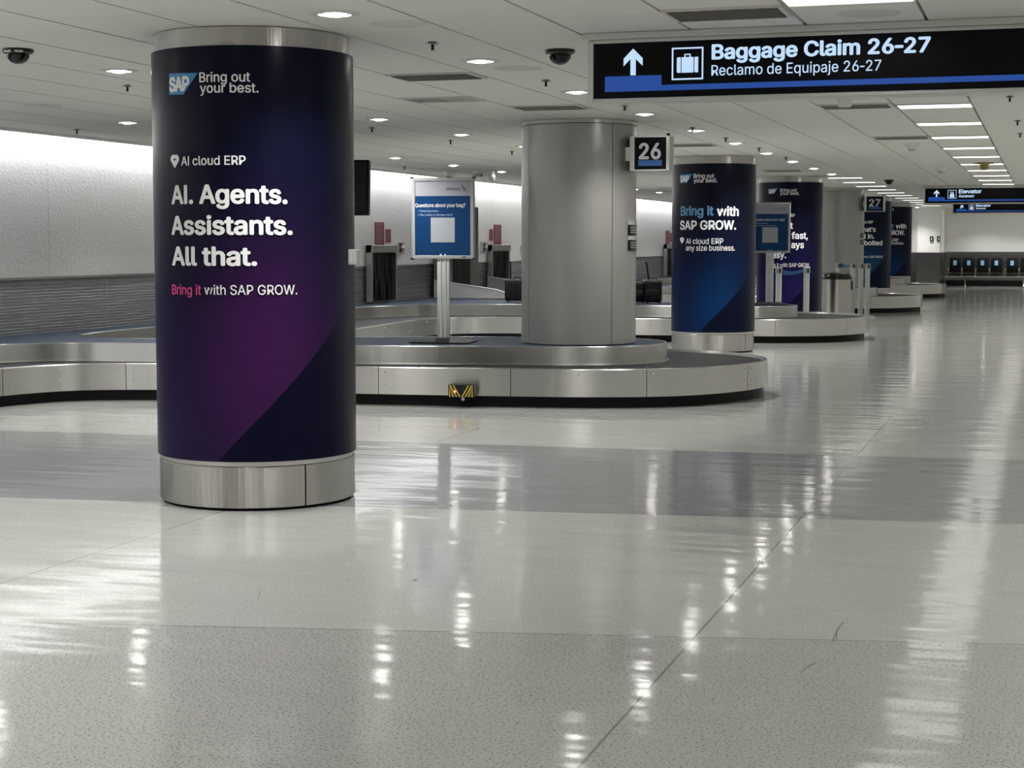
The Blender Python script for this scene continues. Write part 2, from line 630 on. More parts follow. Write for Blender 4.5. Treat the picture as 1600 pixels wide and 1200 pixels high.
class Column:
    """maps frame pixels to angle and height on a round column"""

    def __init__(self, x, y, r=0.562):
        self.x, self.y, self.r = x, y, r
        self.face = math.atan2(-y, -x)           # direction from the column to the viewer

    def hit(self, px, py):
        d = ray(px, py)
        a = d.x * d.x + d.y * d.y
        b = -2 * (d.x * self.x + d.y * self.y)
        c = self.x ** 2 + self.y ** 2 - self.r ** 2
        disc = max(0.0, b * b - 4 * a * c)
        s = (-b - math.sqrt(disc)) / (2 * a)
        p = Vector((0, 0, EYE)) + d * s
        phi = math.atan2(p.y - self.y, p.x - self.x) - self.face
        phi = (phi + PI) % (2 * PI) - PI
        return phi, p.z

    def pt(self, phi, z, lift=0.0035):
        a = phi + self.face
        return ((self.r + lift) * math.cos(a), (self.r + lift) * math.sin(a), z)

    def text(self, name, body, px0, px1, base, cap_px, mat, parent, bold=0.0, spacing=1.0, lift=0.0035):
        vs, fs = glyphs(body, bold, spacing)
        a, b = min(v[0] for v in vs), max(v[0] for v in vs)
        f0, z0 = self.hit(px0, base)
        f1, z1 = self.hit(px1, base)
        _, zt = self.hit((px0 + px1) / 2, base - cap_px)
        _, zm = self.hit((px0 + px1) / 2, base)
        zb, cap = (z0 + z1) / 2, zt - zm
        pts = [self.pt(f0 + (vx - a) / (b - a) * (f1 - f0), zb + vz * cap / CAP, lift + k * 0.0002) for vx, vz, k in vs]
        return flat_mesh(name, pts, fs, mat, parent)

    def patch(self, name, quad, mat, parent, nu=8, lift=0.0025):
        """curved four-sided sheet; quad = pixels tl, tr, br, bl"""
        q = [self.hit(*p) for p in quad]
        mb = MB()
        rows = []
        for i in range(nu + 1):
            f = i / nu
            top = (q[0][0] + (q[1][0] - q[0][0]) * f, q[0][1] + (q[1][1] - q[0][1]) * f)
            bot = (q[3][0] + (q[2][0] - q[3][0]) * f, q[3][1] + (q[2][1] - q[3][1]) * f)
            rows.append([self.pt(*top, lift), self.pt(*bot, lift)])
        mb.grid(rows)
        return mb.build(name, mat, parent)

    def poly(self, name, pts, mat, parent, lift=0.0035):
        q = [self.pt(*self.hit(*p), lift) for p in pts]
        return flat_mesh(name, q, [tuple(range(len(q)))], mat, parent)


# ------------------------------------------------------------------ the setting
X0, X1, Y0, Y1 = -10.35, 6.0, -6.0, 58.5
mb = MB()
mb.box(X0, X1, Y0, Y1 + 0.2, -0.15, 0.0)
for pts in ([(404, 922), (406, 930), (402, 938)], [(1062, 940), (1080, 931), (1096, 925)], [(1064, 944), (1072, 941)], [(1166, 1052), (1164, 1062)], [(1118, 1088), (1121, 1085)],
            [(1318, 971), (1306, 988), (1300, 1003)], [(1307, 984), (1307, 1002)], [(1331, 943.5), (1339, 943.5)], [(1424, 938), (1430, 940)], [(1250, 1053), (1262, 1041), (1276, 1035)],
            [(975, 1003), (981, 1003)], [(1580, 691.5), (1588, 692)], [(1095, 1158), (1099, 1150)]):     # scuffs
    c_ = [at_z(px, py, 0.0006) for px, py in pts]
    for a, b in zip(c_, c_[1:]):
        n_ = Vector((a.y - b.y, b.x - a.x, 0)).normalized() * 0.0013
        mb.face([a - n_, b - n_, b + n_, a + n_], mi=1)
struct(mb.build('floor', [M['floor'], M['scuff']], sharp=None))

mb = MB()
k = -16
while k < 10:
    a, b = k * 0.62 + 0.009, (k + 1) * 0.62 - 0.009
    a = max(a, -9.92)
    if b > a:
        mb.box(a, min(b, X1), Y0, Y1, HC, HC + 0.03)
    k += 1
mb.box(-9.92, X1, Y0, Y1, HC + 0.03, HC + 0.06, mi=1)
struct(mb.build('ceiling', [M['ceil'], M['black_gap']], sharp=None))

mb = MB()      # edge trim of the ceiling and the cove above it
mb.box(-9.965, -9.92, Y0, Y1, HC - 0.03, HC + 0.10, 0.004)
mb.box(X0, -9.92, Y0, Y1, 3.0, 3.05)
mb.box(-9.95, -9.92, Y0, Y1, HC + 0.10, 3.0)
struct(mb.build('trim_1', M['white_wall']))

mb = MB()
mb.box(X0, WX, Y0, Y1, 0, 3.0)
struct(mb.build('wall_left', M['stucco'], sharp=None))

mb = MB()      # ribbed steel wainscot, in panels
prof = []
zz = 0.0
while zz < 1.05:
    for q, o in ((0.0, 0.004), (0.006, 0.020), (0.013, 0.026), (0.020, 0.020), (0.026, 0.004)):
        prof.append((o, zz + q))
    zz += 0.0325
prof.append((0.004, 1.082))
pr = [(0.0, 0.0)] + prof + [(0.0, 1.084)]
yy = Y0
seams = [Y0] + [16.68 + 2.4 * i for i in range(-9, 18) if Y0 < 16.68 + 2.4 * i < Y1] + [Y1]
for a, b in zip(seams, seams[1:]):
    rows = [[(WX + o, yv, z) for o, z in pr] for yv in (a + 0.004, b - 0.004)]
    mb.grid(rows)
mb.box(WX, WX + 0.03, Y0, Y1, 1.084, 1.094)
struct(mb.build('trim_2', M['steel_rib'], sharp=50))

mb = MB()
mb.box(X0, X1, Y1, Y1 + 0.2, 0, 3.0)
struct(mb.build('wall_back', M['white_wall']))
mb = MB()      # pilaster block at the back left corner
mb.prism([(-3.28, 58.5), (-3.28, 55.6), (-3.98, 55.6), (-4.9, 56.5), (-10.2, 56.5), (-10.2, 58.5)], 1.15, 2.6)
struct(mb.build('wall_corner', M['white_wall'], sharp=20))
mb = MB()
mb.prism([(-3.26, 58.5), (-3.26, 55.58), (-3.99, 55.58), (-4.91, 56.48), (-10.2, 56.48), (-10.2, 58.5)], 0, 1.14)
mb.box(-3.26, X1, 58.46, 58.5, 0, 1.14)
mb.box(-3.24, X1, 58.455, 58.5, 1.14, 1.16)
struct(mb.build('trim_3', M['wainscot'], sharp=20))
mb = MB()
mb.box(-3.23, X1, 58.44, 58.454, 0, 0.20)  # black strip added in place of the shade under the far seats
struct(mb.build('shade_strip_back', M['kick'], sharp=None))
mb = MB()
mb.box(X1, X1 + 0.2, Y0, Y1, 0, 3.0)
struct(mb.build('wall_right', M['white_wall']))
mb = MB()
mb.box(X0, X1, Y0 - 0.2, Y0, 0, 3.0)
struct(mb.build('wall_rear', M['white_wall']))

# ------------------------------------------------------------------ ceiling lights
mb = MB()
mb.box(-10.115, -10.085, Y0 + 0.2, Y1 - 0.2, 2.69, 2.715)
o = mb.build('cove_light', M['cove'])
tag(o, 'long strip light hidden in the cove along the white left wall', 'light')


def make_downlight():
    r = thing('downlight', 'x', 'ceiling light', (0, 0, HC))
    m_ = MB()
    m_.lathe([(0.075, -0.002), (0.085, -0.010), (0.120, -0.008), (0.128, 0.0), (0.120, 0.0), (0.075, 0.0)], 28, caps=False)
    m_.build('trim_ring', M['vent_frame'], r)
    m_ = MB()
    m_.lathe([(0.0, -0.020), (0.030, -0.018), (0.054, -0.010), (0.060, -0.001), (0.0, -0.001)], 20, caps=False)
    m_.build('lamp', M['lamp'], r)
    ld = bpy.data.lights.new('lamp_beam', 'SPOT')
    ld.energy = SPOT_W
    ld.color = (1.0, 0.985, 0.945)
    ld.spot_size = math.radians(128)
    ld.spot_blend = 1.0
    ld.shadow_soft_size = 0.05
    lo = bpy.data.objects.new('lamp_beam', ld)
    COL.objects.link(lo)
    lo.location = (0, 0, -0.075)
    lo.parent = r
    return r


def visible(p):
    v = R_cam.transposed() @ (Vector(p) - cam.location)
    if v.z > -0.5:
        return False
    return 0 < CX + FPX * v.x / -v.z < 1600 and 0 < CY - FPX * v.y / -v.z < 1200


dl0 = None


def row_of_downlights(x, y0, step, ka, kb, where, group):
    global dl0
    i = 0
    for k in range(ka, kb):
        y = y0 + step * k
        if visible((x, y, HC)):
            lab = 'round recessed downlight, %s from the camera in the row %s' % (ORD[min(i, 24)], where)
            i += 1
            g = group
        else:
            lab = 'round recessed downlight in the row %s, out of frame' % where
            g = group + ' out of frame'
        if dl0 is None:
            dl0 = make_downlight()
            dl0.location = (x, y, HC)
            dl0['label'], dl0['group'] = lab, g
        else:
            dup(dl0, (x, y, HC), lab, g)


row_of_downlights(-3.43, 7.80, 2.265, -5, 10, 'just right of the columns', 'downlights right of the columns')
row_of_downlights(-5.92, 9.90, 2.28, -5, 20, 'just left of the columns', 'downlights left of the columns')
row_of_downlights(-8.36, 14.12, 2.29, -6, 18, 'nearest the left wall', 'downlights near the left wall')


row_of_downlights(1.55, 7.80, 2.265, -5, 22, 'added over the right of the hall', 'added downlights, right part of the hall')  # unseen row, added to brighten the right of the hall
row_of_downlights(4.00, 9.00, 2.265, -5, 21, 'added along the right wall', 'added downlights by the right wall')  # second unseen row, added for more light from the right
for x, y, lab in ((-3.95, 54.7, 'tiny far downlight at the top of the white pilaster'), (-1.9, 57.2, 'added far downlight brightening the back wall, unseen behind the signs'),
                  (-0.3, 57.2, 'added far downlight brightening the back wall, unseen behind the signs'), (1.3, 57.2, 'added far downlight brightening the back wall, out of frame')):
    dup(dl0, (x, y, HC), lab, 'downlights at the back wall')  # the three over the back wall are added to brighten it


def make_strip():
    r = thing('strip_light', 'x', 'ceiling light', (0, 0, HC))
    m_ = MB()
    m_.box(-0.305, 0.305, -0.20, -0.18, -0.010, 0.0)
    m_.box(-0.305, 0.305, 0.18, 0.20, -0.010, 0.0)
    m_.box(-0.305, -0.295, -0.18, 0.18, -0.010, 0.0)
    m_.box(0.295, 0.305, -0.18, 0.18, -0.010, 0.0)
    m_.build('frame', M['vent_frame'], r)
    m_ = MB()
    m_.box(-0.295, 0.295, -0.18, 0.18, -0.006, -0.001)
    m_.build('diffuser', M['panel'], r)
    return r


st0 = None


def row_of_strips(x, y0, step, ka, kb, where, group):
    global st0
    i = 0
    for k in range(ka, kb):
        y = y0 + step * k
        if visible((x, y, HC)):
            lab = 'flat strip light, %s from the camera in the row %s' % (ORD[min(i, 24)], where)
            i += 1
            g = group
        else:
            lab = 'flat strip light in the row %s, out of frame' % where
            g = group + ' out of frame'
        if st0 is None:
            st0 = make_strip()
            st0.location = (x, y, HC)
            st0['label'], st0['group'] = lab, g
        else:
            dup(st0, (x, y, HC), lab, g)


row_of_strips(-0.92, 8.02, 2.16, -5, 23, 'along the walkway', 'strip lights along the walkway')
row_of_strips(-3.40, 29.85, 2.28, 0, 11, 'by the far columns', 'strip lights by the far columns')

for i, x in enumerate((-2.6, -0.9, 0.8, 2.5)):  # unseen strips, added because the back wall came out too dark
    dup(st0, (x, 57.0, HC), 'added unseen strip light brightening the far back wall', 'added strip lights by the back wall')

# ------------------------------------------------------------------ ceiling fittings


def make_vent():
    r = thing('ceiling_vent', 'x', 'vent', (0, 0, HC))
    m_ = MB()
    m_.box(-0.30, 0.30, -0.20, -0.18, -0.012, 0)
    m_.box(-0.30, 0.30, 0.18, 0.20, -0.012, 0)
    m_.box(-0.30, -0.275, -0.18, 0.18, -0.012, 0)
    m_.box(0.275, 0.30, -0.18, 0.18, -0.012, 0)
    m_.build('frame', M['vent_frame'], r)
    m_ = MB()
    m_.box(-0.275, 0.275, -0.18, 0.18, -0.002, 0)
    for i in range(9):
        yv = -0.16 + i * 0.04
        m_.box(-0.275, 0.275, yv - 0.012, yv + 0.012, -0.010, -0.007, rot=Matrix.Rotation(0.7, 3, 'X'))
    m_.build('grille', M['vent_dark'], r)
    return r


v0 = make_vent()
VENTS = [(-4.03, 10.9, 'dark slatted ceiling vent right of the nearest navy column'),
         (-4.03, 13.65, 'dark slatted ceiling vent just before the plain grey column'),
         (-1.55, 8.38, 'dark slatted ceiling vent above the left end of the big overhead sign'),
         (-1.55, 14.3, 'dark slatted ceiling vent below the big sign, behind the white cone'),
         (-1.53, 18.7, 'narrow looking dark ceiling vent beside the third strip light below the sign'),
         (-4.0, 19.35, 'dark ceiling vent seen just above the column right of sign 26'),
         (-4.0, 26.6, 'dark ceiling vent above the violet column behind the bag help board')]
for i, (x, y, lab) in enumerate(VENTS):
    if i == 0:
        v0.location = (x, y, HC)
        v0['label'] = lab
        v0['group'] = 'dark ceiling vents'
    else:
        dup(v0, (x, y, HC), lab, 'dark ceiling vents')
vp = thing('ceiling_vent', 'pale ceiling grille half lit, left of the plain grey column', 'vent', (-4.63, 12.65, HC))
mb = MB()
mb.box(-0.30, 0.30, -0.20, -0.18, -0.012, 0)
mb.box(-0.30, 0.30, 0.18, 0.20, -0.012, 0)
mb.box(-0.30, -0.28, -0.18, 0.18, -0.012, 0)
mb.box(0.28, 0.30, -0.18, 0.18, -0.012, 0)
mb.build('frame', M['vent_frame'], vp)
mb = MB()
mb.box(-0.28, 0.28, -0.18, 0.18, -0.002, 0)
for i in range(7):
    mb.box(-0.26 + i * 0.04, -0.25 + i * 0.04, -0.16, 0.16, -0.010, -0.002)
mb.build('grille', M['grey_plastic'], vp)


def make_cover():
    m_ = MB()
    m_.lathe([(0.0, -0.006), (0.13, -0.006), (0.15, -0.004), (0.158, 0.0), (0.0, 0.0)], 32, caps=False)
    return m_.build('ceiling_cover', M['vent_frame'])


covers = [(-3.27, 8.27, 'flat round ceiling cover beside the downlight nearest the camera'),
          (-3.35, 10.6, 'flat round ceiling cover beside the downlight left of the dome camera'),
          (-5.62, 10.35, 'flat round ceiling cover between first downlight and left navy column'),
          (-8.02, 12.2, 'flat round ceiling cover high on the left, near the white wall'),
          (-0.88, 8.62, 'flat round ceiling speaker cover above the big overhead sign')]
cv = make_cover()
for i, (x, y, lab) in enumerate(covers):
    c_ = cv if i == 0 else cv.copy()
    if i:
        COL.objects.link(c_)
    c_.location = (x, y, HC)
    tag(c_, lab, 'ceiling cover', 'round ceiling covers')


def make_sprinkler():
    r = thing('fire_sprinkler', 'x', 'sprinkler', (0, 0, HC))
    m_ = MB()
    m_.lathe([(0.022, 0.0), (0.022, -0.006), (0.010, -0.008), (0.008, -0.035), (0.012, -0.045), (0.0, -0.047)], 12)
    m_.build('stem', M['black'], r)
    m_ = MB()
    m_.lathe([(0.0, -0.012), (0.034, -0.012), (0.036, -0.008), (0.0, -0.008)], 14, caps=False)
    m_.build('deflector', M['steel_dark'], r)
    return r


sp0 = make_sprinkler()
SPR = [(676, 68, 'fire sprinkler left of the downlight before the second dome camera'), (853, 127, 'fire sprinkler under the dome camera left of the big sign'),
       (199, 135, 'fire sprinkler just left of the nearest navy column'), (120, 204, 'fire sprinkler close to the wall at far left'),
       (581, 201, 'fire sprinkler just right of the nearest navy column'), (704, 221, 'fire sprinkler above the bag help board, nearest of that row'),
       (800, 238, 'fire sprinkler left of the plain grey column'), (976, 166, 'fire sprinkler right of the grey column top, under the big sign'),
       (1082, 201, 'fire sprinkler upper right of sign 26'), (1134, 217, 'second fire sprinkler in the row right of sign 26'),
       (1186, 233, 'third fire sprinkler in the row right of sign 26'), (1228, 247, 'fourth fire sprinkler in the row right of sign 26'),
       (1578, 152, 'fire sprinkler nearest the right edge, under the big sign'), (1590, 190, 'fire sprinkler second down at the right edge'),
       (1594, 210, 'fire sprinkler third down at the right edge'), (632, 262, 'small far fire sprinkler left of the bag help board top')]
for i, (px, py, lab) in enumerate(SPR):
    p = at_z(px, py - 2, HC)
    if i == 0:
        sp0.location = p
        sp0['label'], sp0['group'] = lab, 'ceiling sprinklers'
    else:
        dup(sp0, p, lab, 'ceiling sprinklers')


def make_dome(stickers):
    r = thing('dome_camera', 'x', 'security camera', (0, 0, HC))
    m_ = MB()
    m_.lathe([(0.088, 0.0), (0.092, -0.004), (0.090, -0.018), (0.080, -0.026), (0.068, -0.028), (0.0, -0.028)], 32)
    m_.build('mount_ring', M['black'], r)
    m_ = MB()
    m_.lathe([(0.068, -0.026)] + [(0.068 * math.cos(a), -0.028 - 0.060 * math.sin(a)) for a in [i * PI / 20 for i in range(1, 11)]], 32, caps=False)
    m_.build('dome', M['dome'], r)
    if stickers:
        for s in (-0.75, 0.05):
            a = math.atan2(-8.7, 5.9) + s
            m_ = MB()
            m_.box(-0.002, 0.002, -0.024, 0.024, -0.006, 0.006)
            t_ = m_.build('label_tag', M['white_plastic'], r)
            t_.location = (0.088 * math.cos(a), 0.088 * math.sin(a), -0.019)
            t_.rotation_euler = (0, 0, a)
    return r


for (px, py, lab, st) in ((28, 77, 'black dome security camera with two pale tags at the upper left', True),
                          (875, 78, 'black dome security camera left of the big overhead sign', False),
                          (1389, 281, 'small far black dome security camera over the walkway', False)):
    d = make_dome(st)
    d.location = at_z(px, py, HC)
    d['label'] = lab
    d['group'] = 'black dome cameras'


def small_fitting(name, px, py, lab, cat, kind):
    r = thing(name, lab, cat, at_z(px, py, HC))
    m_ = MB()
    if kind == 'cone':
        m_.lathe([(0.105, 0.0), (0.10, -0.008), (0.07, -0.012), (0.05, -0.085), (0.0, -0.088)], 24)
        m_.build('cone_body', M['white_plastic'], r)
    elif kind == 'funnel':
        m_.lathe([(0.11, 0.0), (0.10, -0.010), (0.06, -0.05), (0.045, -0.07), (0.0, -0.07)], 20)
        m_.build('body', M['white_plastic'], r)
        m_ = MB()
        m_.lathe([(0.043, -0.07), (0.04, -0.085), (0.0, -0.087)], 16, caps=False)
        m_.build('lens', M['grey_plastic'], r)
    elif kind == 'whitecam':
        m_.lathe([(0.08, 0.0), (0.085, -0.02), (0.082, -0.07), (0.055, -0.09), (0.0, -0.09)], 24)
        m_.build('housing', M['white_plastic'], r)
        m_ = MB()
        m_.lathe([(0.045, -0.085), (0.042, -0.115), (0.025, -0.13), (0.0, -0.133)], 20, caps=False)
        m_.build('lens_dome', M['black'], r)
    elif kind == 'armcam':
        m_.lathe([(0.05, 0.0), (0.05, -0.03), (0.022, -0.04), (0.02, -0.07), (0.0, -0.07)], 16)
        m_.build('mount', M['white_plastic'], r)
        m_ = MB()
        m_.box(-0.03, 0.09, -0.03, 0.03, -0.095, -0.05, 0.01)
        m_.build('camera_body', M['grey_plastic'], r)
        m_ = MB()
        m_.tube([(0.09, 0, -0.072), (0.11, 0, -0.072)], 0.024, 12)
        m_.build('lens', M['black'], r)
    elif kind == 'ballcam':
        m_.lathe([(0.05, 0.0), (0.05, -0.02), (0.03, -0.03), (0.0, -0.03)], 16)
        m_.build('mount', M['white_plastic'], r)
        m_ = MB()
        m_.sphere((0, 0, -0.085), 0.065)
        m_.build('ball', M['alu'], r)
    elif kind == 'brass':
        m_.lathe([(0.13, 0.0), (0.13, -0.02), (0.06, -0.03), (0.06, -0.09), (0.03, -0.11), (0.0, -0.11)], 20)
        m_.build('body', M['brass'], r)
    elif kind == 'bar':
        m_.box(-0.2, 0.2, -0.02, 0.02, -0.02, 0, 0.003)
        m_.build('bar', M['alu'], r)


small_fitting('ceiling_speaker', 1320, 150, 'white cone shaped ceiling fitting hanging below the big sign', 'ceiling fitting', 'cone')
small_fitting('motion_sensor', 1425, 224, 'small funnel shaped ceiling sensor left of the strip lights', 'sensor', 'funnel')
small_fitting('motion_sensor', 1470, 261, 'farther and smaller funnel shaped ceiling sensor near the elevator sign', 'sensor', 'funnel')
small_fitting('smoke_detector', 1538, 254, 'brassy ceiling fitting hanging in front of a strip light', 'ceiling fitting', 'brass')
small_fitting('security_camera', 701, 268, 'white ceiling camera with black lens above the bag help board', 'security camera', 'whitecam')
small_fitting('security_camera', 744, 267, 'small arm mounted camera right of the white ceiling camera', 'security camera', 'armcam')
small_fitting('security_camera', 768, 268, 'silver ball ceiling camera left of the grey column', 'security camera', 'ballcam')

# ------------------------------------------------------------------ columns
CXC = -4.28


def ring_arcs(col, prof, cuts, name, mat, parent, gap=0.004, n=96):
    """a ring split at the given viewer angles into separate plates"""
    cuts = sorted(cuts)
    for a, b in zip(cuts, cuts[1:] + [cuts[0] + 2 * PI]):
        m_ = MB()
        m_.lathe(prof, max(6, int(n * (b - a) / 2 / PI)), a0=a + gap / 0.55 + col.face, a1=b - gap / 0.55 + col.face)
        m_.build(name, mat, parent)


def wrapped_column(x, y, label, mat, ring_h=0.27, z_base=0.0, cuts=(-1.3, 0.48, 2.4), group=None):
    r = thing('wrapped_column', label, 'column', (x, y, z_base), group=group)
    col = Column(x, y)
    m_ = MB()
    m_.lathe([(0.50, 0.0), (0.53, 0.0), (0.53, 0.012), (0.525, 0.014), (0.525, HC - z_base - 0.002), (0.50, HC - z_base - 0.002)], 64, caps=False)
    m_.build('core', M['seam'], r)
    ring_arcs(col, [(0.53, 0.016), (0.55, 0.016), (0.553, 0.020), (0.553, ring_h - 0.032), (0.550, ring_h - 0.028), (0.53, ring_h - 0.028)],
              list(cuts), 'base_plate', M['steel_ring'], r)
    m_ = MB()
    m_.lathe([(0.527, ring_h - 0.026), (0.546, ring_h - 0.026), (0.546, ring_h + 0.004), (0.527, ring_h + 0.004)], 72, caps=False)
    m_.build('base_lip', M['alu'], r)
    m_ = MB()
    rows, n = [], 96
    z1 = HC - z_base - 0.105
    pr_ = [(0.545, ring_h), (0.562, ring_h), (0.562, z1), (0.545, z1)]
    for i in range(n + 1):
        a = -PI + 2 * PI * i / n
        rows.append([(q * math.cos(a + col.face), q * math.sin(a + col.face), z) for q, z in pr_])
    m_.grid(rows, close_v=False, uvs=lambda i, j: (0.562 * (-PI + 2 * PI * i / n), pr_[j][1]))
    w = m_.build('wrap_sheet', mat, r)
    m_ = MB()
    m_.lathe([(0.527, z1 - 0.02), (0.540, z1 - 0.02), (0.540, HC - z_base - 0.004), (0.527, HC - z_base - 0.004)], 80, caps=False)
    m_.build('top_band', M['steel_ring'], r)
    return r, col


def badge(col, root, x0, x1, xb, y0, y1, tx0, tx1, tbase, tcap):
    b_ = col.patch('corner_badge', [(x0, y0 + 1), (x1, y0), (xb, y1), (x0, y1)], M['badge'], root)
    col.text('badge_lettering', 'SAP', tx0, tx1, tbase, tcap, M['letter'], b_, 0.045, 0.93, lift=0.005)
    return b_


def pin_icon(col, root, xc, y0, y1, w):
    h = y1 - y0
    col.poly('pin_icon', [(xc - w * 0.32, y0), (xc + w * 0.32, y0), (xc + w / 2, y0 + h * 0.22), (xc + w / 2, y0 + h * 0.42),
                          (xc, y1), (xc - w / 2, y0 + h * 0.42), (xc - w / 2, y0 + h * 0.22)], M['letter'], root)
    col.poly('pin_star', [(xc, y0 + h * 0.2), (xc + w * .06, y0 + h * .3), (xc + w * 0.2, y0 + h * 0.35), (xc + w * .06, y0 + h * .4),
                          (xc, y0 + h * 0.5), (xc - w * .06, y0 + h * .4), (xc - w * 0.2, y0 + h * 0.35), (xc - w * .06, y0 + h * .3)],
             M['sign_black'], root, lift=0.005)


BOLD, SEMI = 0.028, 0.013
c1, k1 = wrapped_column(CXC, 8.59, 'nearest big round column, navy to purple wrap, headline AI. Agents. Assistants. All that.', M['wrap_purple'])
badge(k1, c1, 265, 309, 287, 114, 148, 266, 297, 142, 21)
L = M['letter']
k1.text('slogan_lettering', 'Bring out', 312, 391, 128, 15, L, c1, SEMI)
k1.text('slogan_lettering', 'your best.', 313, 404, 145, 15, L, c1, SEMI)
pin_icon(k1, c1, 274, 242, 263, 13)
k1.text('topic_lettering', 'A\u0399 cloud ERP', 284, 384, 258, 14, L, c1, SEMI)
k1.text('headline_lettering', 'A\u0399. Agents.', 269, 449, 318, 28, L, c1, BOLD)
k1.text('headline_lettering', 'Assistants.', 269, 457, 366, 28, L, c1, BOLD)
k1.text('headline_lettering', 'All that.', 270, 402, 414, 28, L, c1, BOLD)
k1.text('tagline_lettering', 'Bring it', 270, 315, 460, 15, M['letter_pink'], c1, SEMI)
k1.text('tagline_lettering', 'with SAP GROW.', 320, 464, 460, 15, L, c1, 0.006)


def call_box(col, px, py, label):
    phi, z = col.hit(px, py)
    a = phi + col.face
    r = thing('call_box', label, 'wall box', (col.x + col.r * math.cos(a), col.y + col.r * math.sin(a), z), a)
    m_ = MB()
    m_.box(0.0, 0.05, -0.032, 0.032, 0, 0.088, 0.004)
    m_.build('housing', M['alu_white'], r)
    m_ = MB()
    m_.box(0.012, 0.030, -0.035, -0.032, 0.012, 0.072)
    m_.build('slot_panel', M['grey_plastic'], r)
    return r


# small box fixed to the right flank of the nearest column
call_box(k1, 546.5, 414, 'small pale box on the right flank of the nearest navy column')

c3, k3 = wrapped_column(CXC, 22.3, 'navy blue round column with big words Bring it with, right of sign 26', M['wrap_blue'], cuts=(-1.3, 0.9, 2.4))
badge(k3, c3, 1063, 1082, 1073, 272, 286, 1063.5, 1077, 284, 9)
k3.text('slogan_lettering', 'Bring out', 1084, 1116, 278, 6.5, L, c3, SEMI)
k3.text('slogan_lettering', 'your best.', 1084, 1121, 285, 6.5, L, c3, SEMI)
k3.text('headline_lettering', 'Bring it', 1064, 1115, 336.5, 14, M['letter_blue'], c3, BOLD)
k3.text('headline_lettering', 'with', 1120, 1154, 337, 14, L, c3, BOLD)
k3.text('headline_lettering', 'SAP GROW.', 1063, 1150, 358.5, 13.5, L, c3, BOLD)
pin_icon(k3, c3, 1066, 371, 381, 6)
k3.text('topic_lettering', 'A\u0399 cloud ERP', 1072, 1130, 381, 8.5, L, c3, SEMI)
k3.text('topic_lettering', 'any size business.', 1072, 1148, 391.5, 8.5, L, c3, SEMI)

c4, k4 = wrapped_column(CXC, 29.31, 'violet navy round column with words fast, ays, behind the farther bag help board', M['wrap_violet'])
badge(k4, c4, 1201, 1216, 1208, 294, 303, 1201.5, 1212, 302, 6)
k4.text('slogan_lettering', 'Bring out', 1219, 1245, 299.5, 5, L, c4, SEMI)
k4.text('slogan_lettering', 'your best.', 1219, 1249, 304.5, 5, L, c4, SEMI)
k4.text('topic_lettering', 'ERP', 1231, 1242, 339, 5, L, c4, SEMI)
k4.text('headline_lettering', 't', 1234, 1239, 357, 9.5, L, c4, BOLD)
k4.text('headline_lettering', 'fast,', 1236.5, 1262, 373, 10, L, c4, BOLD)
k4.text('headline_lettering', 'ays', 1236, 1256, 387.5, 10, L, c4, BOLD)
k4.text('headline_lettering', 'asy.', 1207, 1228.5, 403, 10, L, c4, BOLD)
k4.text('tagline_lettering', 'g it with SAP GROW.', 1209, 1265, 417, 6, L, c4, 0.006)

c6, k6 = wrapped_column(CXC, 42.82, 'navy blue round column with word bolted, behind sign 27', M['wrap_teal'], ring_h=0.33)
k6.text('topic_lettering', 'ud ERP', 1349, 1364, 349, 4, L, c6, SEMI)
k6.text('headline_lettering', "hat's", 1349, 1368, 362, 7, L, c6, BOLD)
k6.text('headline_lettering', 't in.', 1349.5, 1366, 372.5, 7, L, c6, BOLD)
k6.text('headline_lettering', 'bolted', 1350.5, 1378.5, 383, 7, L, c6, BOLD)
k6.text('tagline_lettering', 'with SAP GROW', 1349, 1379, 403, 3.5, L, c6, 0.006)

c7, k7 = wrapped_column(CXC, 49.61, 'farthest navy blue round column with word with, beside the far white wall', M['wrap_blue'], ring_h=0.5)
k7.text('slogan_lettering', 't', 1394, 1397, 329, 3.5, L, c7, SEMI)
k7.text('headline_lettering', 'it', 1393, 1396.5, 357, 7, M['letter_blue'], c7, BOLD)
k7.text('headline_lettering', 'with', 1399.5, 1416, 357, 7, L, c7, BOLD)
k7.text('headline_lettering', 'ROW.', 1393.5, 1413.5, 367, 7, L, c7, BOLD)
k7.text('topic_lettering', 'ERP', 1394, 1404, 377, 4.5, L, c7, SEMI)
k7.text('topic_lettering', 'business.', 1393, 1412, 382, 4.5, L, c7, SEMI)


def grey_column(x, y, z_base, label, cuts):
    r = thing('grey_column', label, 'column', (x, y, z_base))
    col = Column(x, y, 0.55)
    h = HC - z_base
    m_ = MB()
    m_.lathe([(0.50, 0.0), (0.535, 0.0), (0.535, h - 0.002), (0.50, h - 0.002)], 64, caps=False)
    m_.build('core', M['seam'], r)
    ring_arcs(col, [(0.536, 0.002), (0.55, 0.002), (0.55, h - 0.045), (0.536, h - 0.045)], cuts, 'shell_plate', M['grey_paint'], r, 0.003)
    m_ = MB()
    m_.lathe([(0.536, h - 0.038), (0.546, h - 0.038), (0.546, h - 0.004), (0.536, h - 0.004)], 72, caps=False)
    m_.build('top_band', M['steel_ring'], r)
    return r, col


c2, k2 = grey_column(CXC, 15.48, 0.502, 'plain grey metal round column standing on the nearest carousel island, sign 26', [-1.02, 0.60, 2.6])
c5, k5 = grey_column(CXC, 36.4, 0.502, 'far plain grey metal round column beside the steel bin and sign 27', [-2.4, 1.2, 2.9])


